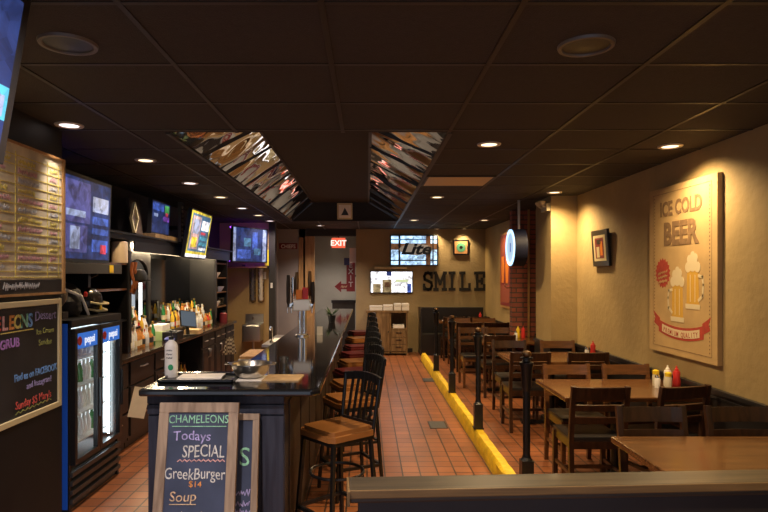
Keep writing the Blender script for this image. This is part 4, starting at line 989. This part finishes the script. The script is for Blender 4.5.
# ------------------------------------------------------------------ back bar
M['hutch'] = mat('hutch_black', (.006, .0055, .006), .35, noise=.2, nscale=5)
bb = thing('back_bar_hutch', 'tall black back-bar hutch with mirrors, cornice and open shelves', 'shelving', (-2.6, 5.3, .905))
def Y(y): return y-5.3
Z = lambda z: z-.905
for (a, b) in ((5.25, 5.30), (6.12, 6.20), (6.92, 7.02), (7.72, 7.82), (9.62, 9.72), (10.45, 10.5)):
    xf = -.228 if 6.5 < a < 8 else .16
    p = MB().box(-.24, xf, Y(a), Y(b), 0, Z(2.05), bev=.004).build('post', M['hutch'], bb)
    if 6 < a < 10: MB().box(xf, xf+.012, Y(a)+.01, Y(b)-.01, .1, Z(1.95)).build('moulding', mat('moulding_grey', (.03, .028, .03), .3), p)
MB().box(-.24, .20, Y(5.22), Y(10.52), Z(2.05), Z(2.10), bev=.004).box(-.24, .24, Y(5.2), Y(10.54), Z(2.10), Z(2.12), bev=.004).build('cornice', M['hutch'], bb)
MB().box(-.24, .22, Y(6.75), Y(7.55), Z(2.12), Z(2.17), bev=.004).build('television_plinth', M['rustic'], bb)
MB().box(-.248, -.24, Y(5.25), Y(10.5), 0, Z(2.05)).build('back_panel', M['hutch'], bb)
for (a, b) in ((6.2, 6.92), (7.02, 7.72), (7.82, 9.62)):
    MB().box(-.24, -.234, Y(a+.02), Y(b-.02), .05, Z(1.98)).build('mirror', M['mirror'], bb)
for (a, b) in ((6.2, 6.92), (7.02, 7.72)):
    mb = MB(); N = 14; c = (a+b)/2; r = (b-a)/2
    top = [(c+r*math.cos(PI*k/N), 1.70+r*.55*math.sin(PI*k/N)) for k in range(N+1)]
    for p, q in zip(top, top[1:]): mb.prism([(Y(p[0]), Z(p[1])), (Y(p[0]), Z(2.05)), (Y(q[0]), Z(2.05)), (Y(q[0]), Z(q[1]))], (-.212, 0, 0), (0, 1, 0), (0, 0, 1), (-1, 0, 0), .02)
    mb.build('arch', M['hutch'], bb)
for z in (1.25, 1.565, 1.82): MB().box(-.24, .15, Y(5.3), Y(6.12), Z(z-.02), Z(z)).build('shelf', M['hutch'] if z < 1.3 else M['chairlight'], bb)
for z in (1.18, 1.42, 1.66, 1.9): MB().box(-.24, .15, Y(9.72), Y(10.45), Z(z-.02), Z(z)).build('shelf', M['chairlight'], bb)
MB().box(-.12, -.07, Y(6.25), Y(9.6), Z(2.025), Z(2.048)).build('light_strip', emis('shelf_light', (1, .76, .46), 75), bb)
MB().box(.185, .20, Y(6.2), Y(10.5), Z(1.945), Z(2.05)).build('fascia', M['hutch'], bb)
MB().box(-.20, -.18, Y(7.36), Y(7.42), Z(1.12), Z(1.75)).build('painted_reflection', emis('reflection_glow', (.9, .95, 1.0), 2.0), bb)  # glowing strip added to stand for a window's reflection in the mirror
# counter and cabinets
ct = thing('back_counter', 'dark worktop running along the back bar under the bottles', 'worktop', (-2.56, 7.8, .86))
MB().box(-.29, .27, -2.58, 2.75, 0, .042, bev=.006).build('worktop', mat('dark_worktop', (.035, .022, .014), .2, coat=.4), ct)
chr_ = M['steel']
U = [(5.25, 5.85, 'dr'), (5.87, 6.55, 'dr'), (6.57, 7.45, 'dd'), (8.45, 9.15, 'dd'), (9.17, 9.85, 'dd'), (9.87, 10.5, 'dd')]
names = ['black drawer unit nearest the drinks cooler under the back counter', 'black drawer unit, second from the cooler under the back counter', 'black door cabinet left of the open bay under the back counter', 'black door cabinet right of the open bay under the back counter', 'black door cabinet second past the open bay under the back counter', 'black door cabinet nearest the hand sink under the back counter']
for (a, b, k), nme in zip(U, names):
    t = thing('base_cabinet', nme, 'cabinet', (-2.57, (a+b)/2, 0)); w = (b-a)/2
    MB().box(-.27, .23, -w, w, .08, .858).box(-.27, .20, -w, w, 0, .08).build('body', M['blackp'], t)
    if k == 'dr':
        for (z0, z1) in ((.12, .36), (.38, .60), (.62, .84)):
            d = MB().box(.23, .252, -w+.02, w-.02, z0, z1, bev=.005).build('drawer', M['blackp'], t)
            MB().tube([(.252, -.08, z1-.07), (.278, -.07, z1-.07), (.278, .07, z1-.07), (.252, .08, z1-.07)], .007).build('handle', chr_, d, True)
    else:
        for s in (-1, 1):
            y0, y1 = (-w+.02, -.005) if s < 0 else (.005, w-.02)
            d = MB().box(.23, .25, y0, y1, .66, .84, bev=.005).build('drawer', M['blackp'], t)
            MB().tube([(.25, (y0+y1)/2-.05, .75), (.274, (y0+y1)/2-.045, .75), (.274, (y0+y1)/2+.045, .75), (.25, (y0+y1)/2+.05, .75)], .007).build('handle', chr_, d, True)
            d = MB().box(.23, .25, y0, y1, .10, .64, bev=.005).box(.25, .256, y0+.05, y1-.05, .15, .59, bev=.003).build('door', M['blackp'], t)
            yh = -.03 if s < 0 else .03
            MB().tube([(.25, yh, .50), (.276, yh, .51), (.276, yh, .61), (.25, yh, .62)], .007).build('handle', chr_, d, True)
o = MB().box(-.10, .10, 0, .003, 0, .29).build('paper_notice', M['paper']); o.location = (-2.235, 5.80, .32); o.rotation_euler = (.0, .30, math.radians(60)); tag(o, 'white paper notice hanging slanted on the drawer unit', 'paper')
mb = MB()

# bottles
def bottle(proto, c, cap, lb, shape):
    b = thing('liquor_bottle', '', 'bottle')
    prof = {0: [(.034, 0), (.037, .008), (.037, .17), (.026, .2), (.014, .225), (.013, .285)], 1: [(.042, 0), (.044, .01), (.044, .12), (.036, .15), (.015, .175), (.014, .24)], 2: [(.030, 0), (.032, .008), (.030, .2), (.014, .25), (.013, .31)]}[shape]
    MB().lathe(prof, 14).build('body', bm_[c], b, True)
    top = prof[-1][1]
    MB().lathe([(.017, top-.012), (.017, top+.022), (.0001, top+.024)], 10).build('cap', capm[cap], b)
    r = prof[2][0]+.0008; b.scale = (.82, .82, .78)
    z0 = .04
    MB().lathe([(r if shape != 2 else .0325, z0), (r if shape != 2 else .0318, z0+.075)], 14, cap=False).build('label', mat('bottle_label_'+lb, {'cream': (.7, .62, .42), 'white': (.8, .8, .78), 'red': (.5, .05, .04), 'black': (.03, .03, .03), 'gold': (.6, .42, .12)}[lb], .6), b, True)
    return b
kinds = [('amber', 'black', 'cream', 0), ('clear', 'gold', 'white', 0), ('green', 'gold', 'cream', 2), ('amber', 'gold', 'black', 1), ('white', 'black', 'red', 0), ('yellow', 'black', 'white', 2), ('red', 'gold', 'gold', 1), ('clear', 'white', 'cream', 2), ('dark', 'gold', 'red', 0)]
LP = [None]*len(kinds)
def place_bottle(ki, loc, label, group):
    if LP[ki] is None:
        LP[ki] = bottle(None, *kinds[ki]); o = LP[ki]; o.location = loc; o['label'] = label; o['group'] = group
    else: dup(LP[ki], loc, random.uniform(0, 6), label, group)
cn = ['amber', 'clear gold-capped', 'slim green', 'squat amber', 'white', 'slim yellow', 'squat red', 'slim clear', 'dark']
rg = random.Random(21)
tiers = [('front', -2.49, .9025), ('middle', -2.60, .985), ('rear', -2.72, 1.075)]
def riser(y0, y1, label):
    t = thing('bottle_riser', label, 'riser', (-2.68, (y0+y1)/2, .9025)); w = (y1-y0)/2
    MB().box(-.0, .13, -w, w, 0, .08).build('low_step', M['barside'], t); MB().box(-.13, -.001, -w, w, 0, .17).build('high_step', M['barside'], t)
riser(6.22, 7.14, 'stepped bottle riser in the near part of back counter'); riser(7.92, 9.58, 'stepped bottle riser in the far part of back counter beyond the monitor')
for nm, y0, y1, sp, where in (('near', 6.27, 7.09, .078, 'near back-counter group'), ('far', 8.0, 9.54, .08, 'far back-counter group')):
    for tn, x, z in tiers:
        n = int((y1-y0)/sp)+1
        if tn == 'front' and nm == 'near': n -= 1
        for i in range(n):
            if nm == 'far' and tn == 'front' and i < 4: continue
            ki = rg.choice((0, 0, 0, 1, 1, 2, 3, 3, 4, 5, 6, 7, 7, 8))
            place_bottle(ki, (x+rg.uniform(-.012, .012), y0+sp*i+rg.uniform(-.01, .01), z), f'{cn[ki]} liquor bottle, {ordn(i)} from left in {tn} row of the {where}', f'liquor bottles, {nm} group')
for i, (yy, ki) in enumerate(((7.75, 8), (7.9, 5), (8.05, 0))):
    place_bottle(ki, (-2.45, yy, .29), f'{cn[ki]} bottle, {ordn(i)} from left standing low in the open bay under the back counter', 'bottles in the open bay')
t = thing('bay_shelf', 'low black shelf inside the open bay under back counter', 'shelf', (-2.56, 7.95, 0))
MB().box(-.26, .2, -.485, .485, .26, .288).box(-.26, .2, -.485, -.465, 0, .26).box(-.26, .2, .465, .485, 0, .26).build('board', M['blackp'], t)
# monitor, register, boxes
t = thing('point_of_sale_monitor', 'tilted blue-grey order screen standing on back counter', 'monitor', (-2.345, 7.86, .9025), math.radians(50)); t.scale = (.78, .78, 1.0)
MB().box(-.1, .1, -.08, .08, 0, .02, bev=.004).bar((0, .0, .01), (0, .03, .17), .05, .03).build('stand', M['blackplastic'], t)
s_ = MB().box(-.15, .15, -.015, .015, -.11, .11, bev=.004).build('screen_housing', M['blackplastic'], t); s_.location = (0, .0, .22); s_.rotation_euler = (-.35, .12, 0)
MB().box(-.14, .14, -.017, -.015, -.10, .10).build('screen', emis('monitor_grey', (.08, .13, .2), .5), s_)
t = thing('receipt_register', 'low black receipt register on back counter in front of the bottles', 'register', (-2.38, 7.36, .9025))
MB().box(-.09, .09, -.13, .13, 0, .11, bev=.01).build('case', M['blackplastic'], t); MB().box(-.06, .04, -.08, .08, .11, .118).build('lid', M['greyplastic'], t)
t = thing('napkin_caddy', 'pale green and white napkin caddy on back counter behind the register', 'caddy', (-2.56, 7.42, .9025))
MB().box(-.09, .09, -.16, .16, 0, .11, bev=.004).build('caddy', mat('pale_green', (.45, .6, .25), .5), t); MB().box(-.08, .08, -.14, .14, .11, .19, bev=.01).build('napkins', M['paper'], t)
o = MB().box(-.1, .1, -.1, .1, 0, .06, bev=.004).build('receipt_box', M['kraft']); o.location = (-2.40, 7.98, .9025) ; o.location.y = 8.16; o.location.x=-2.36; tag(o, 'small kraft box on back counter right of the monitor', 'box')
o = MB().lathe([(.0001, 0), (.05, 0), (.065, .03), (.05, .05), (.02, .06), (.0001, .06)], 12).build('bar_rag', mat('blue_rag', (.08, .10, .35), .8, bump=.6, bscale=30), smooth=True); o.location = (-2.36, 7.17, .9025); tag(o, 'crumpled blue rag on back counter beside the register', 'rag')
# shelf column things
t = thing('beer_stein', 'large cream and brown stein on top shelf of the near shelf column', 'stein', (-2.46, 5.965, 1.8205))
MB().lathe([(.078, 0), (.08, .01), (.076, .2), (.07, .21), (.064, .2), (.066, .02), (.0001, .015)], 26).build('body', mat('stein_cream', (.62, .50, .38), .35), t, True)
MB().tube([(.01, .072, .17), (.02, .125, .165), (.02, .13, .1), (.01, .078, .05)], .011).build('handle', M['rustic'], t, True)
o = MB().box(-.08, .08, -.13, .13, 0, .06, bev=.015).build('red_box', M['red']); o.location = (-2.5, 5.75, .9025); tag(o, 'small red box on the counter under the near shelf column', 'box')
t = thing('hanging_bag', 'orange and black cap bundle hanging from the near shelf column post', 'cap', (-2.40, 6.17, 1.50))
for dx, dy, l in ((0, -.03, .34), (.02, .01, .30), (-.01, .04, .36)):
    MB().tube([(dx-.01, dy, .36-l), (dx+.012, dy+.01, .36-l*.7), (dx-.008, dy-.008, .36-l*.35), (dx, dy, .33)], .017).build('strap', mat('orange_cloth', (.26, .075, .02), .8, bump=.5, bscale=25), t, True)
MB().lathe([(.02, .12), (.07, .15), (.075, .2), (.05, .25), (.0001, .26)], 14, at=(.04, .06, 0)).box(.05, .16, .03, .12, .14, .15).build('cap', mat('black_cloth', (.02, .02, .02), .8), t, True)
t = thing('bottle_opener_sign', 'red-capped dark bottle on the shelf board by the stein', 'bottle', (-2.30, 5.41, 1.40)) if False else None
# frames on cornice
def cornice_frame(y, w, h, m, lab, nm='picture_frame', lean=.12):
    t = thing(nm, lab, 'picture', (-2.52, y, 2.126), PI/2); t.rotation_euler = (-lean, 0, PI/2)
    MB().box(-w/2, w/2, 0, .03, 0, h, bev=.004).build('frame', M['barside'], t); MB().box(-w/2+.03, w/2-.03, -.003, 0, .03, h-.03).build('print', m, t)
cornice_frame(5.62, .2, .36, mat('print_dim', (.12, .08, .05), .6), 'narrow dark frame standing on the cornice beside the large television')
cornice_frame(6.62, .3, .42, mat('print_dim2', (.07, .045, .03), .6), 'dark wooden plaque on cornice left of the small television')
cornice_frame(8.95, .28, .36, mat('print_grey', (.2, .22, .2), .5), 'grey picture frame on cornice right of the yellow-bordered television')
cornice_frame(9.45, .24, .34, mat('print_violet', (.07, .05, .12), .5), 'dim violet picture on cornice near the far corner')
t = thing('diamond_trophy', 'pale diamond-shaped trophy on cornice left of the plaque', 'trophy', (-2.43, 6.30, 2.121), PI/2)
mb = MB()
for a, b in zip([(-.09, .17), (0, .33), (.09, .17), (0, .02)], [(0, .33), (.09, .17), (0, .02), (-.09, .17)]): mb.stroke([a, b], .022, (0, 0, 0), (1, 0, 0), (0, 0, 1), (0, 1, 0), .025)
mb.build('diamond', M['cream'], t); MB().box(-.06, .06, -.03, .05, 0, .018).build('base', M['barside'], t)
t = thing('cap_rack', 'strip of round bottle caps hung on the cornice left of the yellow television', 'decoration', (-2.36, 7.60, 2.121)) 
MB().box(-.02, .02, -.05, .05, 0, .5).build('strip', M['barside'], t)
mb = MB()
for k in range(8): mb.lathe([(.0001, .03), (.018, .027), (.022, .02), (.0001, .02)], 10, at=(0, 0, .05+k*.055), axis='x')
mb.build('caps', M['steel'], t)
# far shelf column things
for (y, z, nm, lab_, mm, sc) in ((9.95, 1.661, 'serving_bowl', 'white bowl on the upper shelf of the far shelf column', M['white'], 1.0), (10.2, 1.421, 'serving_bowl', 'blue-white bowl on the middle shelf of the far shelf column', mat('bluewhite', (.5, .55, .7), .4), 1.0), (9.98, 1.181, 'serving_bowl', 'pale bowl on the lower shelf of the far shelf column', M['paper'], .9)):
    o = MB().lathe([(.04*sc, 0), (.085*sc, .07), (.09*sc, .085), (.08*sc, .08), (.0001, .02)], 18).build(nm, mm, smooth=True); o.location = (-2.52, y, z); tag(o, lab_, 'bowl')
for i, (y, z) in enumerate(((9.85, 1.421), (9.95, 1.421), (10.15, 1.181), (10.25, 1.181), (10.35, 1.181))):
    o = MB().lathe([(.03, 0), (.036, .13), (.033, .13), (.027, .008), (.0001, .008)], 14).build('pint_glass', M['tumbler'], smooth=True); o.location = (-2.5, y, z)
    tag(o, f'clear pint glass, {["first", "second"][i] if i < 2 else ["first", "second", "third"][i-2]} from left on the {"middle" if i < 2 else "lower"} shelf of the far shelf column', 'glass', 'pint glasses in the far shelf column')
t = thing('red_jar', 'dark red jar on the far end of the back counter', 'jar', (-2.42, 10.1, .9025))
MB().lathe([(.06, 0), (.065, .02), (.06, .15), (.04, .17), (.0001, .17)], 16).build('body', M['maroon'], t, True); MB().lathe([(.045, .168), (.045, .195), (.0001, .197)], 16).build('lid', M['blackplastic'], t)

# far partition: sink, cup strips
t = thing('hand_sink', 'small stainless hand sink on the tan partition wall', 'sink', (-2.17, 11.4, .45))
MB().box(-.17, .17, -.19, .19, 0, .32, bev=.03).build('basin', M['steel'], t); MB().box(-.17, .17, .165, .19, .32, .50).build('backsplash', M['steel'], t)
MB().tube([(0, .16, .40), (0, .08, .44), (0, .02, .44), (0, .0, .40)], .012).build('faucet', M['chrome'], t, True); MB().cyl((0, .05, -.45), (0, .05, 0), .025).build('drain_pipe', M['steel'], t)
for (x, lab_, mm) in ((-2.20, 'grey hanging strip of stacked cups, left on the tan partition', M['greyplastic']), (-2.04, 'white hanging strip of stacked cups, right on the tan partition', M['white'])):
    t = thing('cup_strip', lab_, 'cup holder', (x, 11.55, 1.17))
    mb = MB()
    for k in range(11): mb.lathe([(.034, 0), (.046, .05), (.050, .052), (.050, .056), (.036, .056)], 14, at=(0.004*(-1)**k, 0, .04+k*.055))
    mb.build('cup_stack', mm, t, True)
    MB().tube([(0, .05, 0), (-.055, .0, .02), (-.055, 0, .66), (0, .05, .68)], .006).tube([(0, .05, 0), (.055, .0, .02), (.055, 0, .66), (0, .05, .68)], .006).build('wire_holder', M['blackmetal'], t, True)
o = MB().box(-.02, .02, -.006, .006, 0, .10).build('wall_switch', M['white']); o.location = (-1.835, 11.54, 1.45); tag(o, 'white light switch on the dark partition edge', 'switch')
o = MB().box(-.035, .035, -.02, .02, 0, .14, bev=.006).build('soap_dispenser', M['white']); o.location = (-1.98, 11.57, 1.62); tag(o, 'small white dispenser above the cup strips on the partition', 'dispenser')
m_check, nt, b = nodes('checked_cloth')
tc = nt.nodes.new('ShaderNodeTexCoord'); ck = nt.nodes.new('ShaderNodeTexChecker'); ck.inputs['Scale'].default_value = 32
ck.inputs[1].default_value = (.62, .56, .42, 1); ck.inputs[2].default_value = (.12, .08, .06, 1)
nt.links.new(tc.outputs['Object'], ck.inputs['Vector']); nt.links.new(ck.outputs[0], b.inputs['Base Color'])
t = thing('checked_towel', 'checked tan bar towel hanging from a door handle of the back bar', 'towel', (-2.197, 9.6, .43), math.radians(-50))
mb = MB(); N = 8
g = [[mb.bm.verts.new((.018*math.sin(i*1.5)+.01*j/N, -.13+.26*i/N*(1-.55*j/N)+.07*j/N, .28*j/N)) for j in range(N+1)] for i in range(N+1)]
for i in range(N):
    for j in range(N): mb.bm.faces.new((g[i][j], g[i+1][j], g[i+1][j+1], g[i][j+1]))
bmesh.ops.solidify(mb.bm, geom=mb.bm.faces[:], thickness=.006); mb.build('cloth', m_check, t, True)

# ------------------------------------------------------------------ daylight from the shop front behind the camera
w = bpy.data.worlds.new('World'); bpy.context.scene.world = w; w.use_nodes = True
w.node_tree.nodes['Background'].inputs[0].default_value = (.70, .80, 1.0, 1); w.node_tree.nodes['Background'].inputs[1].default_value = .75

# ------------------------------------------------------------------ camera
cd = bpy.data.cameras.new('Camera'); cd.sensor_width = 36; cd.lens = F/768*36; cd.shift_x = (384-367)/768; cd.shift_y = (275-256)/768; cd.clip_start = .05
co = bpy.data.objects.new('Camera', cd); C.objects.link(co); co.location = (0, 0, H); co.rotation_euler = (PI/2, 0, 0)
sc = bpy.context.scene; sc.camera = co
sc.view_settings.view_transform = 'Standard'; sc.view_settings.look = 'None'; sc.view_settings.gamma = 1; sc.view_settings.use_curve_mapping = False
sc.view_settings.exposure = 0.0
